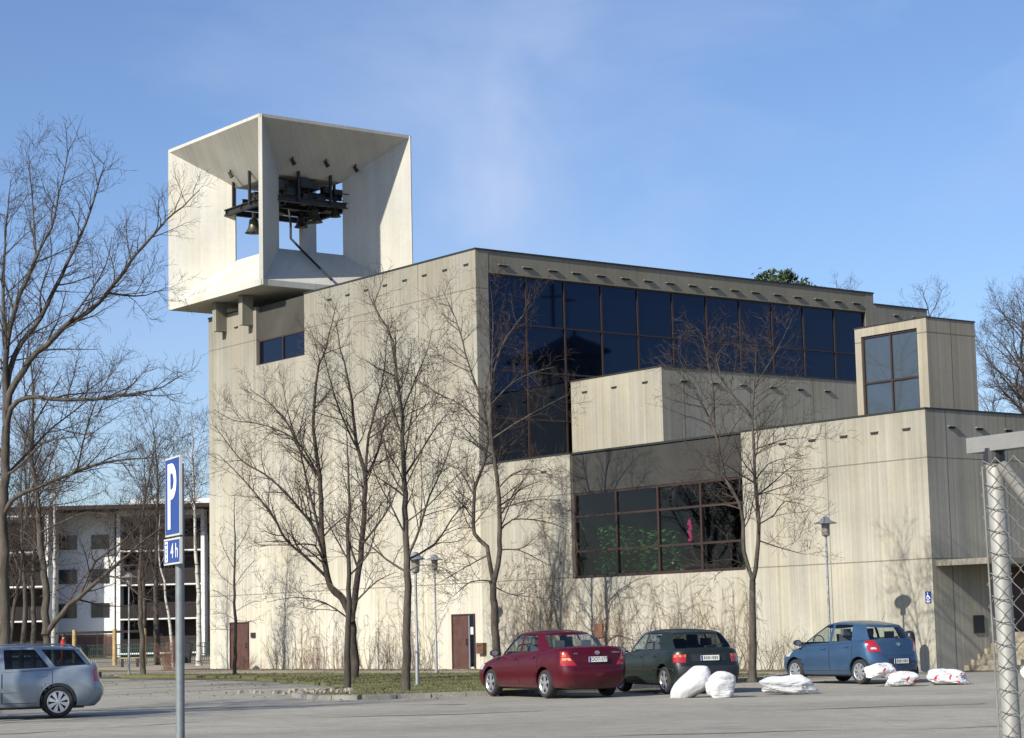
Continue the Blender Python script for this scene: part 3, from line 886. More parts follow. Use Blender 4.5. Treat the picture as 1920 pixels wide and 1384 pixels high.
    bmesh.ops.remove_doubles(bm, verts=bm.verts, dist=1e-4); bmesh.ops.recalc_face_normals(bm, faces=bm.faces)
    bm.to_mesh(me); bm.free()
    raw = obj('body', me)
    cm = MB()
    for sx in (-1, 1):
        for sy in (-1, 1):
            y0, y1 = (.42, 1.3) if sy > 0 else (-1.3, -.42)
            rr = wr + .055
            cm.lathe([(.0005, y0), (rr, y0), (rr, y1), (.0005, y1)], 36, 'y', (sx*wb/2, 0, wr + .01))
    cme = cm.mesh('cut', [pm, M['plastic_black']])
    bm = bmesh.new(); bm.from_mesh(cme); bmesh.ops.remove_doubles(bm, verts=bm.verts, dist=1e-3); bmesh.ops.recalc_face_normals(bm, faces=bm.faces)
    for f in bm.faces: f.material_index = 1
    bm.to_mesh(cme); bm.free()
    cut = obj('cut', cme)
    md = raw.modifiers.new('b', 'BOOLEAN'); md.operation = 'DIFFERENCE'; md.object = cut; md.solver = 'EXACT'
    dg = bpy.context.evaluated_depsgraph_get()
    me2 = bpy.data.meshes.new_from_object(raw.evaluated_get(dg))
    bpy.data.objects.remove(raw); bpy.data.objects.remove(cut)
    bm = bmesh.new(); bm.from_mesh(me2)
    bvh = BVHTree.FromBMesh(bm)
    gme = gh.mesh('g', [pm, M['plastic_black']])
    bm.from_mesh(gme)
    bmesh.ops.remove_doubles(bm, verts=bm.verts, dist=2e-4)
    for f in bm.faces: f.smooth = True
    bm.to_mesh(me2); bm.free(); bpy.data.meshes.remove(gme)
    me2.name = 'body'
    me2.materials.clear(); me2.materials.append(pm); me2.materials.append(M['plastic_black'])
    me2.set_sharp_from_angle(angle=rad(32))
    body = obj('body', me2, root)
    for (nm, key), g_ in glass_parts.items():
        o = g_.build(nm, M['car_glass_dark'] if nm == sp.get('dark') else M['car_glass'], root, smooth=True, fix=True)
    # conforming patches on the body
    def patch(p00, p10, p11, p01, d, nu=10, nv=8, off=.006, mat=None, nm='panel', parent=root, keep=None):
        d = Vector(d).normalized(); P = [Vector(p) for p in (p00, p10, p11, p01)]
        grid = {}; vs = []
        for i in range(nu+1):
            for j in range(nv+1):
                a, c = i/nu, j/nv
                o_ = P[0]*(1-a)*(1-c) + P[1]*a*(1-c) + P[2]*a*c + P[3]*(1-a)*c
                h, nr, ix, dist = bvh.ray_cast(o_ - d*1.5, d, 4)
                if h is None: continue
                grid[i, j] = len(vs); vs.append(h - d*off)
        fs = []
        for i in range(nu):
            for j in range(nv):
                q = [(i, j), (i+1, j), (i+1, j+1), (i, j+1)]
                if all(t_ in grid for t_ in q): fs.append(tuple(grid[t_] for t_ in q))
        if not fs: return None
        m_ = MB().add(vs, fs); me_ = m_.mesh(nm, mat)
        bm_ = bmesh.new(); bm_.from_mesh(me_)
        bmesh.ops.recalc_face_normals(bm_, faces=bm_.faces)
        s0 = sum((f.normal.dot(d) for f in bm_.faces))
        if s0 > 0: bmesh.ops.reverse_faces(bm_, faces=bm_.faces)
        ed = [e for e in bm_.edges if e.is_boundary]
        ex = bmesh.ops.extrude_edge_only(bm_, edges=ed)
        for v in [g_ for g_ in ex['geom'] if isinstance(g_, bmesh.types.BMVert)]: v.co += d*(off + .004)
        bmesh.ops.recalc_face_normals(bm_, faces=bm_.faces)
        for f in bm_.faces: f.smooth = True
        bm_.to_mesh(me_); bm_.free(); me_.set_sharp_from_angle(angle=rad(40))
        return obj(nm, me_, parent)
    for sgn in (1, -1):
        dd = (0, -sgn, 0)
        for x0, x1, z0, z1 in sp['doors']:
            y = sgn*1.2
            zt0, zt1 = zt(x0) - .035, zt(x1) - .035
            gapd = .011
            patch((x0-gapd, y, z0-gapd), (x1+gapd, y, z0-gapd), (x1+gapd, y, zt1+gapd), (x0-gapd, y, zt0+gapd), dd, 14, 10, .003, M['plastic_black'], 'door_seal')
            dr = patch((x0, y, z0), (x1, y, z0), (x1, y, zt1), (x0, y, zt0), dd, 14, 10, .0055, pm, 'door')
            hx = x0 + .14; hz = zt0 - .085
            patch((hx-.02, y, hz-.018), (hx+.17, y, hz-.018), (hx+.17, y, hz+.018), (hx-.02, y, hz+.018), dd, 5, 3, .028, sp.get('handle', pm), 'handle', dr or root)
        if 'mould' in sp:
            for x0, x1, z0, z1 in sp['mould']:
                patch((x0, sgn*1.2, z0), (x1, sgn*1.2, z0), (x1, sgn*1.2, z1), (x0, sgn*1.2, z1), dd, 20, 2, .016, sp.get('mouldmat', pm), 'side_moulding')
        # mirror
        mx_, mz_ = sp['mirror']
        mr = MB()
        vs = []
        my = sgn*(hw(mx_) + .02)
        for a in np.linspace(0, 2*math.pi, 14, endpoint=False):
            vs.append((0, math.cos(a)*.105, math.sin(a)*.075))
        rr_ = []
        for xo, sc in ((-.045, .9), (-.04, 1.), (.02, .97), (.07, .7), (.095, .3)):
            rr_.append([(mx_ + xo, my + sgn*.09 + v[1]*sc, mz_ + v[2]*sc) for v in vs])
        mr.grid(rr_, close=True); mr.f.append(tuple(range(13, -1, -1))); mr.m.append(0)
        mr.bar((mx_ + .02, my - sgn*.08, mz_ - .03), (mx_ + .02, my + sgn*.05, mz_ - .03), .07, .035)
        mo = mr.build('wing_mirror', sp.get('mirmat', pm), root, smooth=True, sharp=50, fix=True)
        mg = MB().add([(mx_ - .047, my + sgn*.09 + v[1]*.78, mz_ + v[2]*.78) for v in vs], [tuple(range(14))])
        mg.build('mirror_glass', M['chrome'], mo)
        # lamps
        c45 = Vector((1, -sgn*.9, 0))
        for q in sp['tail']:
            (h0, h1, z0, z1), mt = q[0], q[1]; t0, t1 = q[2] if len(q) > 2 else (h0, h1)
            e = Vector((.9, sgn*1., 0)).normalized(); cc = Vector((XR, sgn*hw(XR + .3), 0))
            P = [cc + e*h0 + UP*z0, cc + e*h1 + UP*z0, cc + e*t1 + UP*z1, cc + e*t0 + UP*z1]
            patch(*P, c45, 8, 8, .012, M[mt], 'tail_lamp')
        cf = Vector((-1, -sgn*.8, 0)); e = Vector((-.8, sgn*1., 0)).normalized(); cc = Vector((XF, sgn*hw(XF - .3), 0))
        h0, h1, z0, z1 = sp['head']
        patch(cc + e*h0 + UP*z0, cc + e*h1 + UP*z0, cc + e*(h1 + .05) + UP*z1, cc + e*h0 + UP*z1, cf, 8, 5, .01, M['lamp_clear'], 'headlight')
    # rear details
    for nm, (y0, y1, z0, z1), mt, off_ in sp['reardet']:
        patch((XR - .2, y0, z0), (XR - .2, y1, z0), (XR - .2, y1, z1), (XR - .2, y0, z1), (1, 0, 0), 12, 4, off_, M[mt] if isinstance(mt, str) else mt, nm)
    py, pz, ptxt = sp['plate']
    h, _, _, _ = bvh.ray_cast(Vector((XR - 1, py, pz)), Vector((1, 0, 0)), 4)
    hx = h.x - .022
    pl = MB().box(hx - .006, hx + .004, py - .22, py + .22, pz - .056, pz + .056).build('number_plate', M['plate'], root)
    MB().box(hx - .0075, hx - .0062, py + .175, py + .218, pz - .052, pz + .052).build('country_band', M['sign_blue'], pl)
    if ptxt:
        tm = text_mesh(ptxt, .115, .0006, .82); tm.materials.append(M['plate_text'])
        to = obj('lettering', tm, pl); to.matrix_local = frame_mat((hx - .0075, py - .025, pz), (0, -1, 0), (0, 0, 1))
    if ptxt is None:                           # too worn and dusty to read: dull marks only
        m_ = MB()
        for i, wd_ in enumerate((.035, .03, .036, .016, .033, .036, .03)):
            yc = py + .13 - i*.05; m_.box(hx - .0072, hx - .0062, yc - wd_/2, yc + wd_/2, pz - .034, pz + .034)
        m_.build('worn_marks', M['plate_worn'], pl)
    for txt, by, bz, sz, in sp.get('badge', []):
        h, _, _, _ = bvh.ray_cast(Vector((XR - 1, by, bz)), Vector((1, 0, 0)), 4)
        if h is None: continue
        tm = text_mesh(txt, sz, .002); tm.materials.append(M['chrome'])
        to = obj('badge_lettering', tm, root); to.matrix_local = frame_mat((h.x - .012, by, bz), (0, -1, 0), (0, 0, 1))
    if 'emblem' in sp:
        ey, ez, er = sp['emblem']
        h, _, _, _ = bvh.ray_cast(Vector((XR - 1, ey, ez)), Vector((1, 0, 0)), 4)
        em = MB()
        for (a, c, oy, oz) in ((1., .68, 0, 0), (.34, .62, 0, .0), (.62, .28, 0, .28)):
            P = [(h.x - .014, ey + oy + er*a*math.cos(t_), ez + er*oz + er*c*math.sin(t_)) for t_ in np.linspace(0, 2*math.pi, 21)]
            em.tube(P, er*.1, 5)
        em.build('emblem', M['chrome'], root)
    # interior
    it = MB()
    xb0, xb1 = K[-1][0] + .12, K[0][0] - .1
    it.box(xb0, xb1, -.6, .6, zt(0) - .06, zt(0) - .02)
    it.box(xb1 - .42, xb1 - .1, -.58, .58, zt(0) - .02, zt(0) + .05)
    tabm = it.build('cabin_floor', M['plastic_black'], root)
    for sy in (-.36, .36):
        s_ = MB(); x = sp['seat'][0]
        rows_ = [[(x + .12*q, sy + a*.22*(1 - .25*q*q), zt(0) - .1 + .34*q) for a in (-1, -.5, .5, 1)] for q in (0, .4, .7, 1)]
        s_.grid(rows_); s_.grid([[(p[0] + .10, p[1], p[2]) for p in r_] for r_ in rows_][::-1])
        s_.box(x - .0, x + .1, sy - .12, sy + .12, zt(0) + .20, zt(0) + .36)
        s_.build('seat', M['seat'], root, smooth=False)
    x = sp['seat'][1]; s_ = MB(); s_.box(x - .1, x + .02, -.56, .56, zt(0) - .1, zt(0) + .14)
    for sy in (-.33, .33): s_.box(x - .09, x, sy - .12, sy + .12, zt(0) + .14, zt(0) + .28)
    s_.build('rear_bench', M['seat'], root)
    MB().tube([(xb1 - .5, .36 + .18*math.cos(a), zt(0) + .03 + .18*math.sin(a)) for a in np.linspace(0, 6.283, 17)], .014, 6).build('steering_wheel', M['plastic_black'], root)
    for sx in (-1, 1):
        for sy in (-1, 1): wheel(root, sx*wb/2, sy*(tr/2 - .02), wr, sp['spokes'], sy, sp['rim'])
    ub = MB().box(-wb/2 - .5, wb/2 + .4, -.55, .55, .17, .3)
    ub.build('underbody', M['plastic_black'], root)
    ax, az = sp['aerial']
    MB().tube([(ax, sp.get('ay', 0), az), (ax - .12, sp.get('ay', 0), az + .22)], [.006, .003], 5).build('aerial', M['plastic_black'], root)
    for e in sp.get('extra', []): e(root, zr, crown, bvh, hx)
    return root

def wiper(y0, y1, x, z):
    def f(root, zr, crown, bvh, hx):
        m_ = MB(); m_.bar((x, y0, z), (x - .0, y1, z + .05), .02, .02); m_.tube([(x + .02, y0, z), (x - .03, y0, z)], .025, 8)
        m_.build('rear_wiper', M['plastic_black'], root)
    return f
def rails(x0, x1):
    def f(root, zr, crown, bvh, hx):
        for sgn in (1, -1):
            m_ = MB(); P = [(x0, sgn*.56, zr(x0) + .02)] + [(x0 + (x1-x0)*q, sgn*.56, zr(x0 + (x1-x0)*q) + .075) for q in (.06, .3, .6, .94)] + [(x1, sgn*.56, zr(x1) + .02)]
            m_.tube(P, .016, 6); m_.build('roof_rail', M['metal_grey'], root)
    return f

PR = paint('dark red paint', (.058, .0008, .007), .0)
PG = paint('dark green paint', (.012, .019, .018), .1)
PB = paint('steel blue paint', (.042, .088, .165), .4)
PS = paint('pale silver blue paint', (.27, .315, .36), .45)
car('parked_sedan', 'dark red four-door saloon with silver five-spoke wheels, tail lamps glinting in the sun', (26.38, -17.69), 169.9, dict(
    paint=PR, wb=2.6, tr=1.49, wr=.305, zb=.20, spokes=5, rim='alloy',
    rear=[(.2, -2.10), (.35, -2.20), (.5, -2.235), (.62, -2.225), (.66, -2.17), (.95, -2.15), (1.05, -2.10)],
    front=[(.2, 2.02), (.35, 2.12), (.5, 2.14), (.65, 2.08), (.75, 1.95)],
    top=[(-2.2, 1.035), (-1.95, 1.055), (-1.6, 1.05), (-1.2, 1.0), (0, .945), (.95, .90), (1.4, .845), (1.85, .74), (2.1, .64)],
    half=[(-2.2, .80), (-1.9, .835), (-1.2, .855), (1.2, .855), (1.8, .83), (2.1, .78)],
    keys=[(1.12, 0, .38, 0), (1.0, .62, .28, .48), (.86, .735, .18, .585), (-.12, .785, -.12, .615), (-.22, .785, -.2, .615), (-1.0, .765, -.66, .60), (-1.42, .665, -.86, .535), (-1.72, 0, -.98, 0)],
    segs='WBGDGBR', roof=tab([(-1., 1.36), (-.6, 1.395), (0, 1.405), (.4, 1.37)]), crown=tab([(-1, .035), (-.4, .065), (.1, .065), (.4, .04)]),
    doors=[(-1.02, -.18, .30, 0), (-.15, .93, .30, 0)], mirror=(.80, .97), mirmat=M['plastic_black'],
    mould=[(-.95, .9, .47, .53)],
    tail=[((-.22, .14, .69, .97), 'tail_red', (-.02, .13)), ((-.11, .09, .80, .85), 'lamp_amber', (-.08, .09)), ((-.0, .10, .88, .93), 'tail_orange', (.01, .1))], head=(-.1, .3, .60, .72),
    reardet=[('plate_recess', (-.36, .36, .74, .90), PR, .003), ('bumper_gap', (-.66, .66, .665, .675), 'plastic_black', .006)],
    plate=(0, .815, 'OOT-577'), badge=[('COROLLA', -.47, .955, .045), ('VVT-i', .5, .94, .045)], emblem=(0, .955, .055),
    seat=(-.25, -1.05), aerial=(-.55, 1.46), ay=.0))
car('parked_hatchback', 'dark green hatchback behind the white rubbish bags, dusty boxy tail and black bumper', (27.34, -14.83), 162.6, dict(
    paint=PG, wb=2.475, tr=1.46, wr=.30, zb=.20, spokes=5, rim='alloy', trim=True, handle=M['plastic_black'],
    rear=[(.2, -1.83), (.3, -1.92), (.42, -1.955), (.58, -1.955), (.62, -1.90), (.95, -1.85), (1.05, -1.80)],
    front=[(.2, 1.95), (.35, 2.05), (.55, 2.06), (.7, 2.0)],
    top=[(-1.95, .955), (-1.6, .97), (-1., .945), (0, .92), (.9, .90), (1.4, .85), (1.9, .76), (2.05, .7)],
    half=[(-1.95, .80), (-1.5, .84), (-.8, .85), (1.2, .85), (1.8, .82), (2.05, .78)],
    keys=[(1.05, 0, .38, 0), (.95, .64, .28, .50), (.80, .735, .18, .60), (-.18, .775, -.18, .63), (-.28, .775, -.27, .63), (-1.0, .765, -.86, .62), (-1.64, .665, -1.26, .565), (-1.76, 0, -1.38, 0)],
    segs='WBGDGBR', roof=tab([(-1.4, 1.31), (-1.0, 1.355), (-.2, 1.375), (.4, 1.33)]), crown=tab([(-1.4, .03), (-.6, .055), (.4, .04)]),
    doors=[(-1.0, -.26, .30, 0), (-.23, .88, .30, 0)], mirror=(.76, .96), mirmat=M['plastic_black'],
    mould=[(-1.9, 1.9, .50, .56)], mouldmat=M['plastic_black'],
    tail=[((-.16, .13, .68, .86), 'tail_red'), ((-.15, .12, .80, .855), 'tail_orange')], head=(-.1, .25, .6, .72),
    reardet=[('rear_bumper', (-.74, .74, .36, .60), 'plastic_black', .03), ('plate_recess', (-.42, .42, .71, .86), 'plastic_black', .004)],
    plate=(0, .775, None), seat=(-.3, -1.0), dark='rear_window', aerial=(-1.15, 1.40), extra=[wiper(.02, -.42, -1.775, 1.02)]))
car('parked_hatchback', 'rounded steel-blue hatchback with large red tail lamps parked beneath the right-hand street lamp', (26.93, -8.60), 173.6, dict(
    paint=PB, R=.42, wb=2.46, tr=1.48, wr=.295, zb=.20, spokes=8, rim='cover',
    rear=[(.2, -1.66), (.32, -1.75), (.5, -1.775), (.62, -1.75), (.72, -1.70), (.95, -1.68), (1.1, -1.62)],
    front=[(.2, 1.86), (.35, 1.96), (.55, 1.965), (.7, 1.88), (.85, 1.7)],
    top=[(-1.75, 1.03), (-1.3, 1.03), (-.6, .99), (.3, .945), (1.05, .915), (1.45, .84), (1.8, .70), (1.95, .60)],
    half=[(-1.75, .79), (-1.4, .835), (-.8, .848), (1.1, .848), (1.6, .82), (1.95, .76)],
    keys=[(1.42, 0, .40, 0), (1.27, .58, .28, .44), (1.10, .70, .16, .55), (-.10, .775, -.12, .59), (-.2, .775, -.21, .59), (-.96, .755, -.82, .575), (-1.47, .63, -1.22, .51), (-1.63, 0, -1.38, 0)],
    segs='WBGDGBR', roof=tab([(-1.5, 1.33), (-1.1, 1.405), (-.6, 1.455), (-.1, 1.465), (.2, 1.43), (.45, 1.35)]), crown=tab([(-1.5, .03), (-.6, .06), (.4, .05)]),
    doors=[(-1.0, -.17, .32, 0), (-.14, 1.0, .32, 0)], mirror=(.92, 1.0), mirmat=M['plastic_black'],
    tail=[((-.20, .12, .76, 1.03), 'tail_red', (-.04, .20)), ((-.09, .05, .82, .87), 'lamp_clear', (-.07, .07))], head=(-.1, .35, .66, .8),
    reardet=[('tailgate_lower', (-.56, .56, .66, .99), PB, .008), ('plate_recess', (-.34, .34, .46, .60), 'plastic_black', .004)],
    plate=(0, .53, None), emblem=(0, .93, .055), seat=(-.3, -1.0), dark='', aerial=(-1.2, 1.51), extra=[wiper(.0, -.38, -1.67, 1.10)]))
car('parked_estate', 'pale silver-blue estate car with seven-spoke wheel trims at the left edge', (24.61, -30.14), -112.4, dict(
    paint=PS, wb=2.54, tr=1.45, wr=.30, zb=.20, spokes=8, rim='cover',
    rear=[(.2, -1.95), (.32, -2.10), (.45, -2.14), (.62, -2.13), (.68, -2.07), (.95, -2.03), (1.06, -1.99)],
    front=[(.2, 2.0), (.35, 2.1), (.55, 2.1), (.7, 1.98)],
    top=[(-2.1, .985), (-1.6, .965), (-1., .93), (0, .90), (1., .86), (1.5, .8), (2.0, .68)],
    half=[(-2.1, .79), (-1.7, .83), (-1., .85), (1.2, .85), (1.8, .82), (2.05, .77)],
    keys=[(1.15, 0, .4, 0), (1.02, .62, .3, .48), (.88, .735, .2, .59), (-.15, .775, -.12, .61), (-.27, .775, -.24, .61), (-1.13, .77, -.80, .61), (-1.25, .768, -.93, .61), (-1.84, .735, -1.56, .585), (-1.93, .64, -1.66, .53), (-2.0, 0, -1.74, 0)],
    segs='WBGDGBGBR', roof=tab([(-1.75, 1.29), (-1.3, 1.325), (-.3, 1.345), (.4, 1.30)]), crown=tab([(-1.75, .03), (-.6, .055), (.4, .04)]),
    doors=[(-1.15, -.23, .30, 0), (-.2, .95, .30, 0)], mirror=(.85, .95),
    mould=[(-.9, 1.0, .50, .58)],
    tail=[((-.10, .10, .68, .93), 'tail_red', (-.08, .05))], head=(-.1, .3, .6, .74),
    reardet=[('plate_recess', (-.34, .34, .72, .85), 'plastic_black', .004)],
    plate=(0, .785, ''), seat=(-.3, -1.05), dark='side_window', aerial=(-1.4, 1.37), extra=[rails(-1.6, .1)]))

# ------------------------------------------------------------------ street lamps, signs, bin
RZ = math.atan2(RT.y, RT.x)
def lamp(x, y, h, label, hat=.33, r0=.05):
    t_ = thing('street_lamp', label, 'street lamp', (x, y, 0), 0, 'hat-shaped street lamps')
    MB().tube([(0, 0, -.1), (0, 0, 1.15), (0, 0, 1.2), (0, 0, h - .55)], [r0, r0, r0*.68, r0*.6], 12).build('pole', M['metal_grey'], t_, smooth=True, sharp=40)
    MB().lathe([(.001, .09), (r0 + .05, .09), (r0 + .05, .0)], 14, 'z', (0, 0, 0)).build('base_collar', M['metal_grey'], t_)
    b = MB().lathe([(.05, h - .58), (.11, h - .54), (.115, h - .25), (.13, h - .24), (.13, h - .2)], 18)
    b.lathe([(.001, h - .58), (.05, h - .58)], 18)
    b.build('lantern', M['lantern'], t_, smooth=True, sharp=40)
    MB().lathe([(.001, h), (.06, h - .012), (.12, h - .07), (.15, h - .12), (hat, h - .195), (hat, h - .21), (.14, h - .17), (.001, h - .17)], 28).build('hat', M['metal_grey'], t_, smooth=True, sharp=50)
    return t_
M['lantern'] = flat('lantern glass and louvres', (.24, .22, .2), .3, .2, .3, 12)
lamp(21.42, -3.68, 4.48, 'grey hat-shaped street lamp behind the blue hatchback, before the sunlit wing wall')
lamp(16.91, -14.71, 3.62, 'grey hat-shaped street lamp on the grass right beside the tall maple', .27, .055)
lamp(1.43, -3.16, 4.25, 'thin grey hat-shaped street lamp by the path left of the glazed brown door')
lamp(-15.6, -6.6, 4.2, 'grey street lamp on the verge beside the thin tree, in front of the flats')

ps = thing('parking_sign', 'blue parking sign with time plate on a grey post beside the silver estate car', 'sign', (50.46, -39.955, 0), RZ - rad(66))
MB().tube([(0, 0, -.1), (0, 0, 2.70)], .032, 16).build('post', M['post_grey'], ps, smooth=True, sharp=60)
def panel(z0, z1, w, xo=0.):
    b = MB().box(xo - w/2, xo + w/2, -.052, -.034, z0, z1)
    return b.build('sign_panel', M['sign_edge'], ps)
M['sign_edge'] = flat('sign edge', (.55, .55, .5), .5, .2, .05)
p1 = panel(2.185, 2.745, .40)
MB().box(-.187, .187, -.054, -.0521, 2.198, 2.732).build('face', M['sign_blue'], p1)
b = MB(); yy = -.0562
pz0, pz1, px0 = 2.235, 2.70, -.115                # letter P: stem and bowl
b.add([(px0, yy, pz0), (px0 + .075, yy, pz0), (px0 + .075, yy, pz1), (px0, yy, pz1)], [(0, 1, 2, 3)])
cz, ro, ri = pz1 - .128, .128, .058
for k in range(12):
    a, c = math.pi/2 - math.pi*k/12, math.pi/2 - math.pi*(k+1)/12
    bx = px0 + .11
    b.add([(bx + ro*math.cos(a), yy, cz + ro*math.sin(a)), (bx + ro*math.cos(c), yy, cz + ro*math.sin(c)), (bx + ri*math.cos(c), yy, cz + ri*math.sin(c)), (bx + ri*math.cos(a), yy, cz + ri*math.sin(a))], [(0, 1, 2, 3)])
for s_ in (1, -1):
    b.add([(px0 + .075, yy, cz + s_*ri), (px0 + .11, yy, cz + s_*ri), (px0 + .11, yy, cz + s_*ro), (px0 + .075, yy, cz + s_*ro)], [(0, 1, 2, 3)])
b.build('letter', M['sign_white'], p1)
p2 = panel(1.985, 2.17, .44, -.02)
MB().box(-.228, .188, -.054, -.0521, 1.998, 2.157).build('face', M['sign_blue'], p2)
b = MB(); b.box(-.2, -.125, -.0552, -.0541, 2.005, 2.15)
b.build('disc_symbol', M['sign_white'], p2)
b = MB(); disc(b, -.1625, -.0556, 2.08, .024, 16, .012); b.box(-.186, -.139, -.0556, -.0552, 2.12, 2.135); b.box(-.176, -.149, -.0556, -.0552, 2.02, 2.04)
b.build('disc_dial', M['sign_blue'], p2)
tm = text_mesh('4 h', .15, .0005, 1.05); tm.materials.append(M['sign_white'])
o = obj('lettering', tm, p2); o.matrix_local = frame_mat((.06, -.0556, 2.075), (1, 0, 0), (0, 0, 1))
MB().box(-.1, .1, -.034, -.02, 2.05, 2.09).box(-.1, .1, -.034, -.02, 2.3, 2.34).box(-.1, .1, -.034, -.02, 2.6, 2.64).build('bracket', M['metal_dark'], ps)

bn = thing('litter_bin', 'black domed litter bin on a post behind the blue hatchback', 'bin', (21.72, -.72, 0))
MB().tube([(0, .1, -.05), (0, .1, 1.0)], .03, 10).build('post', M['metal_dark'], bn)
b = MB(); rows = []
for z, s_ in ((.52, .86), (.55, .95), (.9, 1.0), (1.02, .98), (1.12, .85), (1.18, .6), (1.2, .2)):
    rows.append([(.19*s_*math.cos(a), .15*s_*math.sin(a) - .02, z) for a in np.linspace(0, 2*math.pi, 20, endpoint=False)])
b.grid(rows, close=True); b.f.append(tuple(range(19, -1, -1))); b.m.append(0)
b.build('body', M['plastic_black'], bn, smooth=True, sharp=50, fix=True)
MB().box(-.11, .11, -.178, -.15, .93, 1.0).build('opening', M['black'], bn)

# ------------------------------------------------------------------ chain-link gate by the camera
M['galv'] = flat('galvanised tube', (.34, .335, .31), .5, .3, .1, 14)
M['rail_grey'] = flat('grey flat rail', (.20, .20, .195), .55, .2, .12, 9)  # darker grey than the gate's tubes
M['wire'] = flat('dull wire', (.22, .22, .205), .6, .3, .2, 20)
GP = Vector((59.62, -42.13, 0)); gd = (RT*.56 - FW*.83).normalized()
ga = math.atan2(gd.y, gd.x)
gt = thing('chain_link_gate', 'galvanised chain-link gate with round end post and flat top rail close to the camera', 'gate', GP, ga)
MB().tube([(.035, 0, -.1), (0, 0, 1.95)], .0275, 20).build('post', M['galv'], gt, smooth=True, sharp=60)
MB().lathe([(.001, 1.99), (.032, 1.985), (.034, 1.94), (.03, 1.94)], 18).build('post_cap', M['plastic_black'], gt)
b = MB(); b.hexa([(-.085, -.03, 1.975), (2.6, -.03, 2.0), (2.6, .03, 2.0), (-.085, .03, 1.975), (-.085, -.03, 2.022), (2.6, -.03, 2.05), (2.6, .03, 2.05), (-.085, .03, 2.022)])
b.build('top_rail', M['rail_grey'], gt)
MB().tube([(.03, .0, 1.93), (1.6, 0, .2)], .021, 14).build('brace', M['galv'], gt, smooth=True)
b = MB(); b.tube([(.018, -.036, .0), (-.018, -.036, 1.93)], .0026, 6)
step, ph = .0675, .0
xs0 = .0
for k in range(34):                                # interlocked zig-zag wires
    x0 = k * .0365
    P = []
    for i in range(58):
        z = .03 + i * step/2
        zz = 1 if (i + k) % 2 else 0
        lean = .035*(1 - z/1.95)
        P.append((x0 + zz*.0375 + lean, -.036 + .003*(1 if zz else -1), z))
    b.tube(P, .0021, 4, cap=False)
b.build('wire_mesh', M['wire'], gt)
b = MB()
for i in range(29):                                # ties that wrap the post
    z = .05 + i * step; lean = .035*(1 - z/1.95)
    P = [(lean + .036*math.cos(a), .036*math.sin(a), z + .010*math.cos(a)) for a in np.linspace(-2.1, 2.6, 12)]
    b.tube([(lean + .036*math.cos(a), -.036*math.sin(-a) if False else .036*math.sin(a), z + .008*math.sin(a*2)) for a in np.linspace(math.pi*1.0, math.pi*2.05, 9)], .0015, 4)
    b.tube([(lean - .036, 0, z), (lean - .052, -.01, z - .028), (lean - .03, -.025, z - .034)], .0013, 4)
b.build('wire_ties', M['wire'], gt)

# ------------------------------------------------------------------ trees
M['bark'] = bark('grey brown bark', (.035, .029, .023), (.095, .08, .064))
M['twig'] = flat('reddish twigs', (.045, .032, .026), .85, 0, .25, 1.5)
M['bark_dark'] = bark('dark bark', (.026, .021, .017), (.065, .053, .042))
def birch():
    m = N('birch bark'); tcn = m.node('ShaderNodeTexCoord')
    mp_ = m.node('ShaderNodeMapping'); mp_.inputs['Scale'].default_value = (1, 1, 4); m.link(tcn.outputs['Object'], mp_.inputs[0])
    f = m.noise(mp_.outputs[0], 1.6, 5, .7)
    m.set(**{'Base Color': m.ramp(f, [(.38, (.04, .035, .03)), (.47, (.40, .385, .35)), (.75, (.5, .49, .45))]), 'Roughness': .8}); return m.mat
M['birch'] = birch()

def wig(p0, d, L, n, rng, amp, upb):
    P = [p0.copy()]; d = d.normalized(); s_ = L/n
    for i in range(n):
        d = (d + Vector((rng.gauss(0, amp), rng.gauss(0, amp), rng.gauss(0, amp) + upb))).normalized()
        P.append(P[-1] + d*s_)
    return P
def spawn(mb, P, r, level, rng, pr, t0=.2):
    # children along the polyline P
    cum = [0.]
    for a, c in zip(P, P[1:]): cum.append(cum[-1] + (c - a).length)
    L = cum[-1]
    if L < .05: return
    sp = pr['gap'][level]; n = max(1, int(L*(1 - t0)/sp))
    for k in range(n + 1):
        t = t0 + (1 - t0)*(k + rng.random()*.8)/(n + .6)
        if k == n: t = .985
        t = min(t, .99); s_ = t*L
        i = max(j for j in range(len(P)-1) if cum[j] <= s_)
        seg = P[i+1] - P[i]; f = (s_ - cum[i])/max(1e-6, seg.length)
        p = P[i] + seg*f; tg = seg.normalized()
        q = Vector((rng.gauss(0, 1), rng.gauss(0, 1), rng.gauss(0, 1) + .15)); q = (q - tg*q.dot(tg)).normalized()
        ang = rad(rng.uniform(*pr['ang']))
        d = tg*math.cos(ang) + q*math.sin(ang)
        if pr.get('droop') and level >= 1: d.z -= pr['droop']
        l = min(pr['len'][level]*rng.uniform(.55, 1.15)*(1 - .55*t), L*.75 + .1)
        rc = max(pr['rmin'], min(r*(1 - .75*t)*.55, l*.016))
        ns = 4 if l > .6 else (3 if l > .25 else 2)
        C = wig(p, d, l, ns, rng, pr['amp'], pr['up'])
        rs = [rc*(1 - .72*i_/ns) for i_ in range(ns + 1)]
        mb.tube(C, rs, 4 if rc > .012 else 3, cap=False)
        if level + 1 < len(pr['gap']): spawn(mb, C, rc, level + 1, rng, pr, .15)
PR_MAPLE = dict(gap=[.23, .15, .13], len=[1.9, .9, .42], ang=(28, 62), amp=.13, up=.05, rmin=.0052)
PR_YOUNG = dict(gap=[.2, .2, .16], len=[.9, .5, .25], ang=(35, 65), amp=.12, up=.05, rmin=.0055)
PR_BIRCH = dict(gap=[.28, .2, .16], len=[1.9, 1.0, .6], ang=(25, 50), amp=.10, up=-.03, rmin=.006, droop=.25)
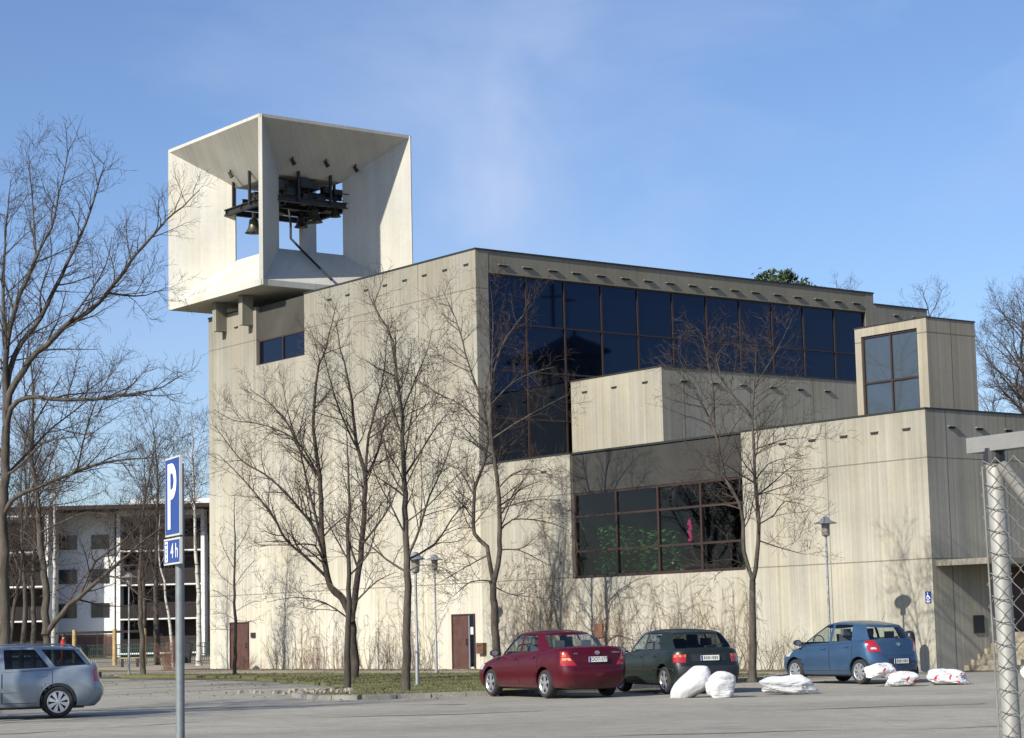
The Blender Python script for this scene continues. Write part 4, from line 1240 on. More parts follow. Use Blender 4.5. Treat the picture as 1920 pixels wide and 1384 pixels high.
PR_FAR = dict(gap=[.40, .28, .24], len=[2.4, 1.2, .6], ang=(25, 60), amp=.13, up=.05, rmin=.009)

PR_DENSE = dict(PR_FAR, gap=[.30, .22, .2], len=[2.3, 1.2, .6])
def tree(name, at, limbs, label, pr, seed, bk='bark', group='bare trees around the church', local=True, twig='twig'):
    rng = random.Random(seed)
    t_ = thing(name, label, 'tree', (at[0], at[1], 0), RZ if local else 0, group)
    tk, cr_ = MB(), MB()
    pts_all = []
    end0 = Vector(limbs[0][1][-1])
    base = len(limbs[0][1]) <= 4 or any((Vector(l[1][0]) - end0).length < .35 for l in limbs[1:])
    for li, (r0, pts) in enumerate(limbs):
        P = [Vector(p) for p in pts]
        if local and li: r0 *= .76 if base and abs(P[0].z - limbs[0][1][-1][2]) < .5 else .66
        if li and pts_all:
            q = P[0]; near = min(pts_all, key=lambda a: (a[0].x - q.x)**2 + (a[0].z - q.z)**2)
            sh = near[0].y - q.y
            for p in P: p.y += sh
            if (near[0] - P[0]).length < .9: P[0] = near[0].copy()
        # smooth the drawn limb into a natural curve
        C = []
        for i in range(len(P)-1):
            p0, p1, p2, p3 = P[max(0, i-1)], P[i], P[i+1], P[min(len(P)-1, i+2)]
            m_ = max(2, min(6, int((p2 - p1).length/.3)))
            for s_ in range(m_):
                u = s_/m_
                v = .5*((2*p1) + (p2-p0)*u + (2*p0-5*p1+4*p2-p3)*u*u + (3*p1-p0-3*p2+p3)*u**3)
                C.append(v + Vector((rng.gauss(0, r0*.12), rng.gauss(0, r0*.3), rng.gauss(0, r0*.1))) if (i or s_) else v)
        C.append(P[-1])
        k = len(C)
        tip = .007 if li or len(limbs) < 2 or len(P) > 4 else r0*.72
        if li == 0 and base:
            tip = r0*.72; rs = [r0*(1.25 if i == 0 else 1) - (r0 - tip)*i/(k-1) for i in range(k)]
        else: rs = [tip + (r0 - tip)*(1 - i/(k-1))**.85 for i in range(k)]
        if li == 0: rs[0] *= 1.35; rs[1] *= 1.08
        tk.tube(C, rs, 9 if r0 > .09 else 6)
        pts_all += [(c, li) for c in C]
        if li == 0 and base: continue
        spawn(cr_, C, r0, 0, rng, pr, (.45 if li == 0 else .18))
    tk.build('trunk', M[bk], t_, smooth=True)
    cr_.build('crown', M[twig], t_)
    return t_
def auto_limbs(h, w, r, seed, t0=.25, n=16, upw=.75):
    rng = random.Random(seed)
    tr_ = [(rng.gauss(0, .012)*h*(i/8), rng.gauss(0, .012)*h*(i/8), h*i/8 - (.1 if i == 0 else 0)) for i in range(9)]
    L = [(r, tr_)]
    for k in range(n):
        t = t0 + (1-t0)*(k/n)*.92; z = h*t; i = min(7, int(t*8)); f = t*8 - i
        p = Vector(tr_[i]).lerp(Vector(tr_[i+1]), f)
        a = k*2.4 + rng.uniform(-.5, .5); ll = w*(1.1 - t*.75)*rng.uniform(.75, 1.1)*.62
        d = Vector((math.cos(a), math.sin(a), upw*rng.uniform(.6, 1.4)))
        P = wig(p, d, ll*1.15, 5, rng, .10, .06)
        L.append((max(.02, r*.5*(1-t*.7)), [tuple(q) for q in P]))
    return L
TREES={
'forked_maple':((6.08,-9.71),[(0.175,[(0.0,0.0,-0.1),(0.03,0.0,0.93),(-0.03,0.0,1.87)]),(0.15,[(-0.03,-0.0,1.87),(-0.35,-0.1,2.65),(-0.7,-0.2,3.0),(-0.9,-0.3,4.32),(-0.97,-0.4,6.48),(-1.13,-0.5,8.1),(-1.0,-0.6,9.79),(-0.7,-0.7,10.73),(-0.35,-0.8,12.05)]),(0.08,[(-0.94,-0.0,3.18),(-1.33,-0.3,3.86),(-2.05,-0.6,4.52),(-2.47,-0.9,5.35),(-3.36,-1.2,6.48),(-4.07,-1.5,7.22)]),(0.07,[(-1.0,0.0,6.61),(-1.63,0.25,7.41),(-2.03,0.5,8.3),(-2.63,0.75,9.01),(-3.34,1.0,9.55)]),(0.08,[(-0.93,0.0,4.04),(-1.17,0.08,4.82),(-1.64,0.17,5.49),(-2.13,0.25,6.08),(-2.79,0.33,6.68),(-3.57,0.42,7.17),(-4.45,0.5,8.32)]),(0.08,[(-0.93,-0.0,4.33),(-1.33,-0.12,6.13),(-1.58,-0.25,7.37),(-1.9,-0.38,8.41),(-2.1,-0.5,9.55)]),(0.06,[(-0.9,-0.0,3.69),(-1.13,-0.4,4.32),(-1.84,-0.8,4.32),(-2.92,-1.2,4.33)]),(0.06,[(-1.01,0.0,6.51),(-1.72,0.35,7.72),(-2.81,0.7,8.31),(-3.91,1.05,8.54),(-4.57,1.4,8.95)]),(0.15,[(-0.03,0.0,1.87),(0.14,0.11,3.17),(0.33,0.23,4.31),(0.44,0.34,6.5),(0.17,0.46,7.67),(-0.06,0.57,9.62),(-0.32,0.69,10.73),(-0.49,0.8,11.82)]),(0.08,[(0.47,0.0,6.47),(0.84,0.4,7.37),(1.13,0.8,8.56),(1.59,1.2,9.27)]),(0.08,[(0.5,0.0,6.58),(0.59,0.05,7.92),(1.08,0.1,9.83),(1.2,0.15,10.97),(1.4,0.2,11.69)]),(0.05,[(0.28,0.0,2.6),(0.83,-0.5,3.14),(1.52,-1.0,3.4)]),(0.06,[(0.35,-0.0,4.3),(0.91,-0.43,5.01),(1.37,-0.87,5.66),(1.67,-1.3,6.47)]),(0.06,[(0.26,0.0,3.66),(-0.2,0.5,4.73),(-0.14,1.0,5.8),(-0.43,1.5,6.9)]),(0.04,[(-0.11,0.0,1.87),(-0.85,-0.33,2.48),(-1.84,-0.67,2.67),(-2.65,-1.0,2.52)]),(0.06,[(0.2,-0.0,7.47),(-0.24,-0.53,8.48),(-0.53,-1.07,9.46),(-0.81,-1.6,10.78)])]),
'slim_maple':((17.53,-17.35),[(0.095,[(0.0,0.0,-0.1),(0.03,0.0,1.32),(0.07,0.0,2.0),(0.11,0.0,2.96),(0.08,0.0,4.06),(0.13,0.0,5.03),(0.08,0.0,6.14),(0.06,0.0,6.84)]),(0.04,[(0.11,0.0,2.96),(0.59,0.17,3.5),(0.79,0.33,4.2),(0.93,0.5,4.9)]),(0.035,[(0.07,-0.0,3.51),(-0.34,-0.25,4.19),(-0.58,-0.5,4.74)]),(0.03,[(0.07,0.0,2.41),(-0.4,0.25,2.77),(-0.98,0.5,2.72)])]),
'tall_maple':((20.66,-17.64),[(0.115,[(-0.03,0.0,-0.1),(0.03,0.0,1.29),(0.09,0.0,2.59),(0.07,0.0,3.24),(0.04,0.0,4.16),(0.03,0.0,5.28),(-0.01,0.0,6.86),(-0.11,0.0,7.81),(-0.2,0.0,8.68),(-0.51,0.0,9.34),(-0.67,0.0,9.77)]),(0.055,[(0.13,-0.0,3.26),(0.43,-0.15,4.09),(0.68,-0.3,4.79),(1.09,-0.45,5.69),(1.35,-0.6,6.45)]),(0.05,[(0.09,0.0,3.02),(-0.46,0.17,3.28),(-0.91,0.33,3.67),(-1.58,0.5,3.96)]),(0.05,[(0.13,0.0,3.11),(0.75,0.27,3.63),(1.19,0.53,4.27),(1.68,0.8,4.83)]),(0.04,[(0.06,-0.0,3.89),(-0.25,-0.27,4.5),(-0.62,-0.53,5.26),(-0.8,-0.8,5.96)]),(0.045,[(0.03,0.0,5.12),(0.44,0.27,5.93),(0.83,0.53,6.58),(1.23,0.8,7.08)]),(0.035,[(0.01,-0.0,6.38),(-0.29,-0.3,7.3),(-0.49,-0.6,7.95)]),(0.035,[(-0.01,0.0,6.81),(0.29,0.2,7.63),(0.63,0.4,8.45),(0.76,0.6,9.02)]),(0.035,[(0.04,0.0,4.82),(-0.35,0.3,5.51),(-0.49,0.6,6.34),(-0.77,0.9,7.05)]),(0.03,[(0.04,-0.0,4.16),(0.59,-0.3,4.53),(1.26,-0.6,5.15),(1.54,-0.9,5.38)]),(0.03,[(0.09,-0.0,2.85),(0.43,-0.3,3.1),(0.96,-0.6,3.01),(1.35,-0.9,2.67)]),(0.035,[(0.03,0.0,5.75),(0.21,0.1,6.68),(0.35,0.2,7.49),(0.29,0.3,8.17)])]),
'twin_stem_maple':((7.79,-5.22),[(0.15,[(0.05,0.0,-0.1),(-0.01,0.0,1.17),(-0.07,0.0,2.56),(-0.11,0.0,3.09)]),(0.1,[(-0.11,0.0,3.0),(-0.25,0.06,4.23),(-0.64,0.12,4.66),(-0.64,0.18,5.92),(-0.56,0.24,6.33),(-0.35,0.3,6.86),(-0.16,0.36,7.7),(-0.24,0.42,8.78),(-0.75,0.48,10.41),(-1.15,0.54,11.93),(-1.57,0.6,12.91)]),(0.12,[(-0.08,-0.0,2.98),(0.18,-0.06,4.11),(0.17,-0.11,6.1),(-0.01,-0.17,7.76),(-0.03,-0.23,9.23),(0.26,-0.29,10.48),(0.54,-0.34,11.11),(1.62,-0.4,12.46)]),(0.04,[(0.03,-0.0,9.68),(0.13,-0.3,11.77),(0.05,-0.6,12.93)]),(0.05,[(0.2,0.0,5.47),(0.93,-0.33,5.64),(1.67,-0.67,5.71),(2.48,-1.0,5.57)]),(0.05,[(0.23,0.0,4.83),(0.62,0.17,5.1),(1.66,0.33,5.03),(2.49,0.5,4.72)]),(0.045,[(0.18,-0.0,4.22),(0.79,-0.2,4.09),(1.41,-0.4,3.76),(2.03,-0.6,3.42)]),(0.035,[(0.04,-0.0,2.77),(0.46,-0.4,2.65),(1.17,-0.8,2.52)]),(0.035,[(-0.27,-0.0,3.19),(-0.77,-0.4,3.09),(-1.4,-0.8,2.58)]),(0.04,[(-0.25,0.0,3.81),(-0.88,0.2,3.62),(-1.96,0.4,3.03)]),(0.05,[(0.01,-0.0,7.88),(0.8,-0.27,8.26),(1.74,-0.53,8.75),(2.57,-0.8,9.11)]),(0.05,[(-0.22,0.0,8.15),(-0.99,0.23,8.98),(-1.84,0.47,9.46),(-2.58,0.7,9.99)]),(0.04,[(-0.62,0.0,5.91),(-1.14,0.33,6.83),(-1.68,0.67,7.05),(-2.22,1.0,7.45)]),(0.04,[(0.18,0.0,6.1),(0.64,-0.33,6.56),(1.34,-0.67,6.7),(2.2,-1.0,6.31)]),(0.035,[(-0.71,0.0,10.18),(-1.25,0.4,10.42),(-1.79,0.8,10.85)]),(0.035,[(-0.02,-0.0,8.91),(0.7,-0.27,9.58),(1.42,-0.53,9.89),(2.12,-0.8,10.02)]),(0.03,[(-0.64,0.0,5.38),(-1.16,0.25,5.76),(-1.61,0.5,5.61)])]),
'leaning_maple':((23.57,-8.81),[(0.11,[(0.01,0.0,-0.1),(0.08,0.0,1.9),(0.11,0.0,2.63)]),(0.085,[(0.11,-0.0,2.59),(0.2,-0.04,2.92),(0.31,-0.07,4.08),(0.25,-0.11,5.56),(0.24,-0.15,6.73),(0.0,-0.19,7.18),(-0.28,-0.22,7.48),(-0.58,-0.26,8.03),(-0.67,-0.3,8.59)]),(0.035,[(0.26,-0.0,6.74),(0.31,-0.3,7.75),(0.35,-0.6,8.67)]),(0.035,[(0.24,0.0,7.05),(0.32,0.17,7.58),(0.93,0.33,8.56),(1.35,0.5,9.32)]),(0.075,[(0.1,0.0,2.63),(-0.08,0.09,3.37),(-0.1,0.17,4.48),(-0.47,0.26,5.31),(-0.71,0.34,6.57),(-1.11,0.43,7.48),(-1.39,0.51,8.11),(-1.61,0.6,8.73)]),(0.035,[(-0.74,0.0,6.54),(-0.68,0.27,7.61),(-0.77,0.53,8.47),(-0.91,0.8,9.34)]),(0.03,[(0.31,-0.0,5.79),(0.62,-0.23,6.12),(1.04,-0.47,6.23),(1.53,-0.7,6.23)]),(0.03,[(0.34,0.0,4.67),(0.79,0.3,4.98),(1.27,0.6,5.13)]),(0.035,[(0.31,-0.0,4.01),(0.7,-0.2,4.29),(0.98,-0.4,4.63),(1.53,-0.6,4.47)]),(0.03,[(0.32,0.0,3.43),(0.95,0.25,3.43),(1.56,0.5,3.27)]),(0.03,[(-0.05,-0.0,3.08),(-0.45,-0.4,3.15),(-1.22,-0.8,3.08)]),(0.03,[(-0.14,0.0,4.47),(-0.49,0.4,4.64),(-1.02,0.8,4.61)]),(0.03,[(-0.49,-0.0,5.29),(-0.93,-0.2,5.52),(-1.51,-0.4,5.52)]),(0.03,[(0.28,0.0,5.37),(0.65,0.2,5.65),(1.1,0.4,5.8)])]),
'young_tree':((-5.94,-7.18),[(0.08,[(0.0,0.0,-0.1),(0.05,0.0,1.74),(0.02,0.0,3.33),(0.05,0.0,4.92),(0.04,0.0,6.13),(0.06,0.0,6.93)]),(0.02,[(0.04,0.0,3.23),(-0.5,0.15,3.74),(-0.82,0.3,4.25)]),(0.02,[(0.04,-0.0,3.33),(0.45,-0.15,3.91),(0.83,-0.3,4.3)]),(0.02,[(0.05,0.0,4.12),(-0.39,0.15,4.74),(-0.57,0.3,5.35)]),(0.02,[(0.05,-0.0,4.52),(0.46,-0.2,5.21),(0.65,-0.4,5.69)]),(0.02,[(0.04,-0.0,2.73),(-0.55,-0.2,3.14),(-0.8,-0.4,3.18)]),(0.02,[(0.05,0.0,2.33),(0.59,0.2,2.72),(0.97,0.4,2.75)]),(0.015,[(0.03,0.0,2.04),(-0.4,0.1,2.34),(-0.81,0.2,2.31)]),(0.015,[(0.05,-0.0,1.94),(0.62,-0.1,2.02),(1.0,-0.2,2.11)]),(0.015,[(0.05,0.0,1.74),(-0.6,0.1,1.75),(-0.85,0.2,1.96)])]),
'thin_tree':((-13.07,-7.27),[(0.12,[(0.0,0.0,-0.1),(-0.04,0.0,1.42),(-0.12,0.0,3.54),(-0.08,0.0,5.25),(0.05,0.0,6.75),(0.31,0.0,8.26),(0.49,0.0,9.55)]),(0.04,[(-0.1,0.0,3.54),(0.23,0.2,4.82),(0.63,0.4,5.9),(1.03,0.6,6.77)]),(0.04,[(-0.08,-0.0,4.82),(-0.54,-0.3,5.89),(-0.81,-0.6,6.95)]),(0.03,[(-0.04,0.0,6.54),(0.68,0.1,7.39),(1.31,0.2,7.82),(1.95,0.3,8.03)]),(0.03,[(0.05,0.0,7.18),(-0.41,0.15,8.28),(-0.65,0.3,8.95)])]),
'big_maple':((12.08,-24.29),[(0.15,[(0.06,0.0,-0.1),(-0.0,0.0,1.31),(-0.05,0.0,4.27),(-0.01,0.0,6.35),(0.01,0.0,7.05)]),(0.13,[(0.01,0.0,7.05),(0.1,-0.09,7.88),(0.66,-0.18,8.77),(1.1,-0.27,9.11),(1.67,-0.36,9.65),(2.26,-0.45,9.97),(2.76,-0.55,10.45),(3.21,-0.64,10.99),(3.78,-0.73,11.68),(4.36,-0.82,12.29),(4.8,-0.91,12.62),(5.24,-1.0,13.02)]),(0.12,[(0.01,0.0,7.05),(0.02,0.12,8.47),(0.33,0.25,9.27),(0.81,0.38,9.99),(1.13,0.5,10.73),(1.46,0.62,11.46),(1.8,0.75,12.22),(2.06,0.88,13.05),(2.39,1.0,14.33)]),(0.12,[(0.01,0.0,7.05),(-0.03,0.0,8.73),(0.24,0.0,10.24),(0.6,0.0,11.09),(0.81,0.0,11.67),(1.16,0.0,12.3),(1.37,0.0,13.25),(1.62,0.0,14.41)]),(0.1,[(-0.0,0.0,7.05),(-0.15,0.38,9.72),(-0.29,0.75,10.8),(-0.32,1.12,12.41),(-0.28,1.5,13.97)]),(0.05,[(0.74,0.0,11.41),(0.67,0.33,11.73),(0.51,0.67,13.04),(0.31,1.0,14.52)]),(0.1,[(-0.04,0.0,6.63),(0.19,-0.29,7.49),(0.68,-0.57,7.74),(1.85,-0.86,7.61),(2.88,-1.14,7.63),(3.77,-1.43,7.71),(4.36,-1.71,7.8),(4.89,-2.0,8.06)]),(0.11,[(-0.03,0.0,4.89),(0.18,-0.17,5.08),(0.64,-0.33,5.31),(1.71,-0.5,5.69),(2.79,-0.67,6.0),(3.8,-0.83,6.07),(4.44,-1.0,6.07)]),(0.05,[(1.87,-0.0,5.8),(2.04,-0.35,5.83),(2.32,-0.7,6.71),(2.73,-1.05,7.64),(3.18,-1.4,8.21)]),(0.06,[(-0.01,0.0,5.93),(0.57,0.5,6.52),(1.02,1.0,7.12),(1.48,1.5,7.59),(2.25,2.0,8.35)]),(0.05,[(2.77,0.0,10.58),(3.13,0.33,10.41),(3.64,0.67,10.45),(4.15,1.0,10.71)]),(0.05,[(1.65,0.0,9.76),(2.28,-0.33,10.33),(2.83,-0.67,11.11),(3.03,-1.0,11.75)]),(0.05,[(0.89,0.0,9.93),(0.69,0.5,10.78),(0.86,1.0,11.73),(0.67,1.5,12.71)]),(0.06,[(-0.05,0.0,5.65),(0.53,-0.5,6.02),(1.19,-1.0,6.51),(1.98,-1.5,6.59),(2.62,-2.0,6.66)]),(0.08,[(-0.02,0.0,6.21),(-0.7,0.5,7.39),(-1.26,1.0,8.6),(-1.55,1.5,10.12)])]),
'spreading_maple':((6.25,-20.40),[(0.14,[(0.03,0.0,-0.1),(-0.0,0.0,1.26),(-0.04,0.0,1.65)]),(0.16,[(-0.04,0.0,1.65),(-0.06,0.07,3.04),(-0.2,0.14,3.98),(-0.32,0.21,4.92),(-0.37,0.29,5.71),(-0.55,0.36,6.83),(-0.54,0.43,8.74),(-0.68,0.5,10.35)]),(0.12,[(-0.04,-0.0,1.65),(0.28,-0.1,2.03),(0.69,-0.2,2.48),(1.25,-0.3,2.93),(1.73,-0.4,3.3),(2.45,-0.5,3.9),(3.01,-0.6,4.34),(3.72,-0.7,4.86),(4.05,-0.8,5.54)]),(0.06,[(0.88,-0.0,2.63),(1.2,-0.08,3.16),(1.5,-0.16,3.74),(2.23,-0.24,4.22),(3.04,-0.32,4.97),(3.83,-0.4,5.57)]),(0.05,[(-0.27,0.0,4.91),(0.11,0.27,5.7),(0.52,0.53,6.5),(0.78,0.8,7.31)]),(0.05,[(-0.22,-0.0,4.6),(0.38,-0.27,4.88),(1.21,-0.53,5.16),(1.89,-0.8,5.05)]),(0.05,[(-0.39,0.0,6.48),(-0.88,0.4,7.47),(-1.14,0.8,8.47)]),(0.05,[(-0.44,0.0,7.74),(-0.12,0.5,8.74),(0.09,1.0,9.43)]),(0.04,[(-0.14,0.0,3.82),(-0.57,0.5,4.47),(-1.16,1.0,4.82)]),(0.05,[(1.73,0.0,3.39),(2.26,-0.33,3.21),(2.94,-0.67,2.65),(3.3,-1.0,2.56)])]),
'clump_tree':((1.84,-19.59),[(0.09,[(0.0,0.0,-0.1),(-0.01,0.0,1.52),(-0.18,0.0,2.51),(-0.29,0.0,3.83),(-0.25,0.0,5.49),(-0.31,0.0,6.83)]),(0.1,[(-0.01,0.0,1.36),(0.13,0.08,2.67),(0.31,0.16,3.66),(0.31,0.24,4.82),(0.25,0.32,6.5),(0.39,0.4,7.85)]),(0.04,[(0.34,0.0,4.81),(0.62,0.2,5.48),(0.82,0.4,6.16)])]),
'leaning_trunk_tree':((-1.67,-17.58),[(0.1,[(-0.03,0.0,-0.1),(-0.01,0.0,1.34),(0.09,0.0,2.38),(0.05,0.0,3.43),(-0.02,0.0,4.31),(0.11,0.0,5.89),(0.01,0.0,7.67),(0.27,0.0,9.08)]),(0.05,[(0.05,0.0,3.43),(-0.39,0.3,4.33),(-0.65,0.6,5.23)]),(0.05,[(0.04,0.0,5.72),(0.59,0.2,6.42),(1.26,0.4,6.78),(1.75,0.6,7.14)])]),
'birch_straight':((-17.72,-8.94),[(0.11,[(0.0,0.0,-0.1),(-0.0,0.0,1.17),(0.01,0.0,3.69),(0.02,0.0,5.89),(0.01,0.0,8.11),(0.07,0.0,9.9)]),(0.03,[(0.02,0.0,6.78),(0.36,0.15,7.67),(0.55,0.3,8.57)]),(0.03,[(0.02,0.0,7.22),(-0.31,0.15,8.13),(-0.57,0.3,9.04)])]),
'birch_tall':((-35.33,7.54),[(0.16,[(-0.0,0.0,-0.1),(0.01,0.0,1.47),(-0.01,0.0,4.12),(-0.12,0.0,5.53),(-0.19,0.0,8.06),(-0.32,0.0,11.18),(-0.26,0.0,13.03)]),(0.05,[(-0.19,0.0,8.06),(-0.78,0.2,9.79),(-1.18,0.4,11.23),(-1.41,0.6,12.4)]),(0.05,[(-0.22,0.0,8.63),(0.34,0.3,10.34),(0.59,0.6,11.78)]),(0.05,[(-0.29,-0.0,10.61),(-0.84,-0.3,11.73),(-0.93,-0.6,12.7)]),(0.05,[(-0.29,0.0,10.89),(0.15,0.3,12.05),(0.31,0.6,12.93)])]),
'birch_leaning':((-32.62,4.49),[(0.1,[(0.03,0.0,-0.1),(-0.02,0.0,1.64),(-0.16,0.0,2.72),(-0.32,0.0,3.53),(-0.37,0.0,4.34),(-0.58,0.0,5.15),(-0.66,0.0,6.51),(-0.58,0.0,7.87)]),(0.03,[(-0.5,0.0,5.15),(-0.09,0.3,6.24),(0.14,0.6,7.34)])])}

TL = dict(
    forked_maple=('large bare maple forking low into two heavy limbs before the sunlit church wall', PR_MAPLE, 'bark_dark'),
    slim_maple=('slim bare maple at the gravel tip of the grass island, before the forked maple', PR_YOUNG, 'bark_dark'),
    tall_maple=('tall straight bare maple beside the nearer lamp at the edge of the car park', PR_MAPLE, 'bark'),
    twin_stem_maple=('bare twin-stemmed maple behind the red saloon at the corner of the tall hall', PR_MAPLE, 'bark'),
    leaning_maple=('bare maple with one leaning and one upright stem between the green and blue hatchbacks', PR_MAPLE, 'bark'),
    young_tree=('small young bare tree in front of the plain brown door', PR_YOUNG, 'bark_dark'),
    thin_tree=('thin bare tree on the verge left of the parking sign', PR_MAPLE, 'bark'),
    big_maple=('largest bare maple at the left edge, its branches reaching towards the bell tower', PR_MAPLE, 'bark'),
    spreading_maple=('bare maple behind the estate car with one heavy limb sweeping out to the right', PR_MAPLE, 'bark'),
    clump_tree=('bare tree with two thin stems just left of the spreading maple', PR_MAPLE, 'bark'),
    leaning_trunk_tree=('bare tree with a crooked single trunk between the two-stemmed tree and the spreading maple', PR_MAPLE, 'bark'),
    birch_straight=('white-trunked birch standing straight before the white stair wall of the flats', PR_BIRCH, 'birch'),
    birch_tall=('tall white-trunked birch beside the left corner of the church', PR_BIRCH, 'birch'),
    birch_leaning=('thin leaning white birch left of the parking sign post', PR_BIRCH, 'birch'))
NM = dict(birch_straight='birch', birch_tall='birch', birch_leaning='birch', young_tree='young_tree', thin_tree='bare_tree', clump_tree='bare_tree', leaning_trunk_tree='bare_tree')
for k, (base, limbs) in TREES.items():
    lb, pr, bk = TL[k]
    tree(NM.get(k, 'maple_tree'), base, limbs, lb, pr, hash(k) % 1000 if False else sum(map(ord, k)), bk)
def gp(a, d): return CAM + RT*a + FW*d        # metres right of and ahead of the camera
FARG = 'trees behind the church'
for a, d, h, w, r, seed, lb in ((33.3, 136, 21.7, 12, .42, 5, 'broad bare tree behind the church, right of the rooflight box'), (29.2, 146, 24.3, 7, .3, 7, 'pale bare tree top showing over the roof beside the rooflight box'),
                                (23.2, 150, 25.9, 6, .3, 8, 'faint bare tree top just above the far roof edge'), (39.5, 128, 18.5, 8, .35, 9, 'bare tree at the right edge behind the church')):
    p = gp(a, d); tree('bare_tree', (p.x, p.y), auto_limbs(h, w, r, seed, .3, 60 if w > 7 else 32, .9), lb, PR_FAR if w <= 7 else PR_DENSE, seed, 'bark', FARG)
for a, d, h, w, r, seed, lb in ((-34, 105, 13, 8, .2, 21, 'bare tree in front of the brown balconies at the left edge'), (-25.5, 112, 12, 6, .16, 22, 'slender bare tree near the swing frame'), (-36.5, 118, 14, 8, .2, 24, 'bare tree among the far stems left of the white stair wall'), (-29.5, 122, 12, 7, .15, 25, 'bare tree screening the windows of the white stair wall'), (-22.5, 128, 13, 7, .16, 26, 'bare tree screening the middle of the brown balconies'), (-20.0, 118, 14, 7, .18, 23, 'bare tree in front of the flats, left of the tall birch')):
    p = gp(a, d); tree('bare_tree', (p.x, p.y), auto_limbs(h, w, r, seed, .3, 16, .9), lb, PR_FAR, seed, 'bark', 'trees before the flats')
# trees that stand outside the picture: they throw the streaks of shade on the asphalt and show in the windows
for x, y, h, w, r, seed, lb in ((27, -38.5, 11, 7, .24, 31, 'bare tree outside the picture whose shadow streaks the car park'), (24.5, -41, 12, 8, .26, 32, 'second bare tree outside the picture by the car park'),
                                (-14, -24, 14, 9, .2, 33, 'bare tree left of the picture, mirrored in the plant window'), (-3, -26, 15, 9, .2, 34, 'another bare tree left of the picture, mirrored in the plant window')):
    tree('bare_tree', (x, y), auto_limbs(h, w, r, seed, .3, 16, .8), lb, PR_FAR, seed, 'bark', 'trees outside the picture', False)
# pine behind the hall
def conifer(name, base, h, w, z0, n, seed, label, group=None):
    rng = random.Random(seed); t_ = thing(name, label, 'tree', (base[0], base[1], 0), 0, group)
    MB().tube([(0, 0, -.1), (.1, 0, h*.5), (0, .1, h*.97)], [w*.06, w*.045, .03], 8).build('trunk', M['bark_dark'], t_)
    c = MB(); cl = []
    for k in range(n):
        z = z0 + (h - z0)*rng.random()**.9; f = (h - z)/(h - z0)
        a = rng.uniform(0, 6.28); rr = w/2*(.35 + .65*min(1, f*2.4))*math.sqrt(rng.random())
        cl.append((Vector((rr*math.cos(a), rr*math.sin(a), z)), rng.uniform(.3, .75)))
    for p, s_ in cl:
        for q in range(46):
            d = Vector((rng.gauss(0, 1), rng.gauss(0, 1), rng.gauss(0, .7)))
            c0 = p + d*s_*.5; e = Vector((rng.gauss(0, 1), rng.gauss(0, 1), rng.gauss(0, 1))).normalized(); g_ = e.cross(Vector((rng.gauss(0, 1), rng.gauss(0, 1), 1))).normalized()
            l = rng.uniform(.12, .26)
            c.add([c0 - e*l, c0 + g_*l*.35, c0 + e*l, c0 - g_*l*.35], [(0, 1, 2, 3)])
    c.build('crown', M['needles'], t_)
    return t_
M['needles'] = flat('pine needles', (.032, .055, .02), .7, 0, .45, .8)
p = gp(15.3, 121); conifer('pine_tree', (p.x, p.y), 21.75, 5.0, 18.2, 44, 3, 'dark green pine crown showing above the flat roof')

# bare shrubs and creepers along the wall
def shrub(name, x, y, h, w, n, seed, label, mat='twig', group='leafless shrubs at the foot of the wall'):
    rng = random.Random(seed); b = MB()
    for k in range(n):
        a = rng.uniform(0, 6.28); d = Vector((math.cos(a)*.55, math.sin(a)*.35, rng.uniform(.8, 1.4)))
        P = wig(Vector((rng.uniform(-w, w)*.4, rng.uniform(-.12, .12), -.02)), d, h*rng.uniform(.6, 1.05), 5, rng, .12, .0)
        b.tube(P, [.008*(1 - .7*i/5) for i in range(6)], 3, cap=False)
        spawn(b, P, .008, 0, rng, dict(gap=[.16, .16], len=[.5, .22], ang=(20, 50), amp=.14, up=.05, rmin=.0035), .2)
    return tag(b.build(name, M[mat]), label, 'shrub', group)
M['twig_red'] = flat('red brown twigs', (.15, .075, .05), .85, 0, .3, 2)
M['vine'] = flat('dry creeper stems', (.15, .108, .08), .9, 0, .35, 1.2)
def place(o, x, y): o.location = (x, y, .04); return o
for i, (x, y, h, w, n, lb) in enumerate(((-16.3, -.6, .7, 1.0, 16, 'low red-brown shrub right of the plain brown door'), (-13.8, -.6, 1.5, 1.0, 18, 'tall thin dark shrub against the sunlit wall left of the forked maple'), (-11.2, -.6, .9, 1.4, 20, 'low reddish shrub at the wall foot behind the forked maple'),
        (-8.6, -.6, 1.0, 1.5, 22, 'wide reddish shrub at the wall foot right of the forked maple'), (-5.4, -.6, 1.5, 1.3, 22, 'upright bare shrub at the wall behind the tall maple'), (-3.5, -.6, .8, 1., 14, 'small bare shrub left of the glazed brown door'),
        (13.2, -.6, 1.5, 1.2, 18, 'bare shrub at the wall behind the green hatchback'), (16.0, -.6, 1.4, 1.3, 20, 'tall bare shrub right of the leaning maple'), (17.4, -.6, 1.2, 1.2, 18, 'low bare shrub in front of the blue hatchback'), (-21.9, -1.4, 1.6, 1.3, 60, 'dense red-brown bush at the left corner of the church'))):
    place(shrub('bare_shrub', 0, 0, h, w, n, 50 + i, lb, 'twig_red' if i in (0, 2, 3, 9) else 'twig'), x, y)
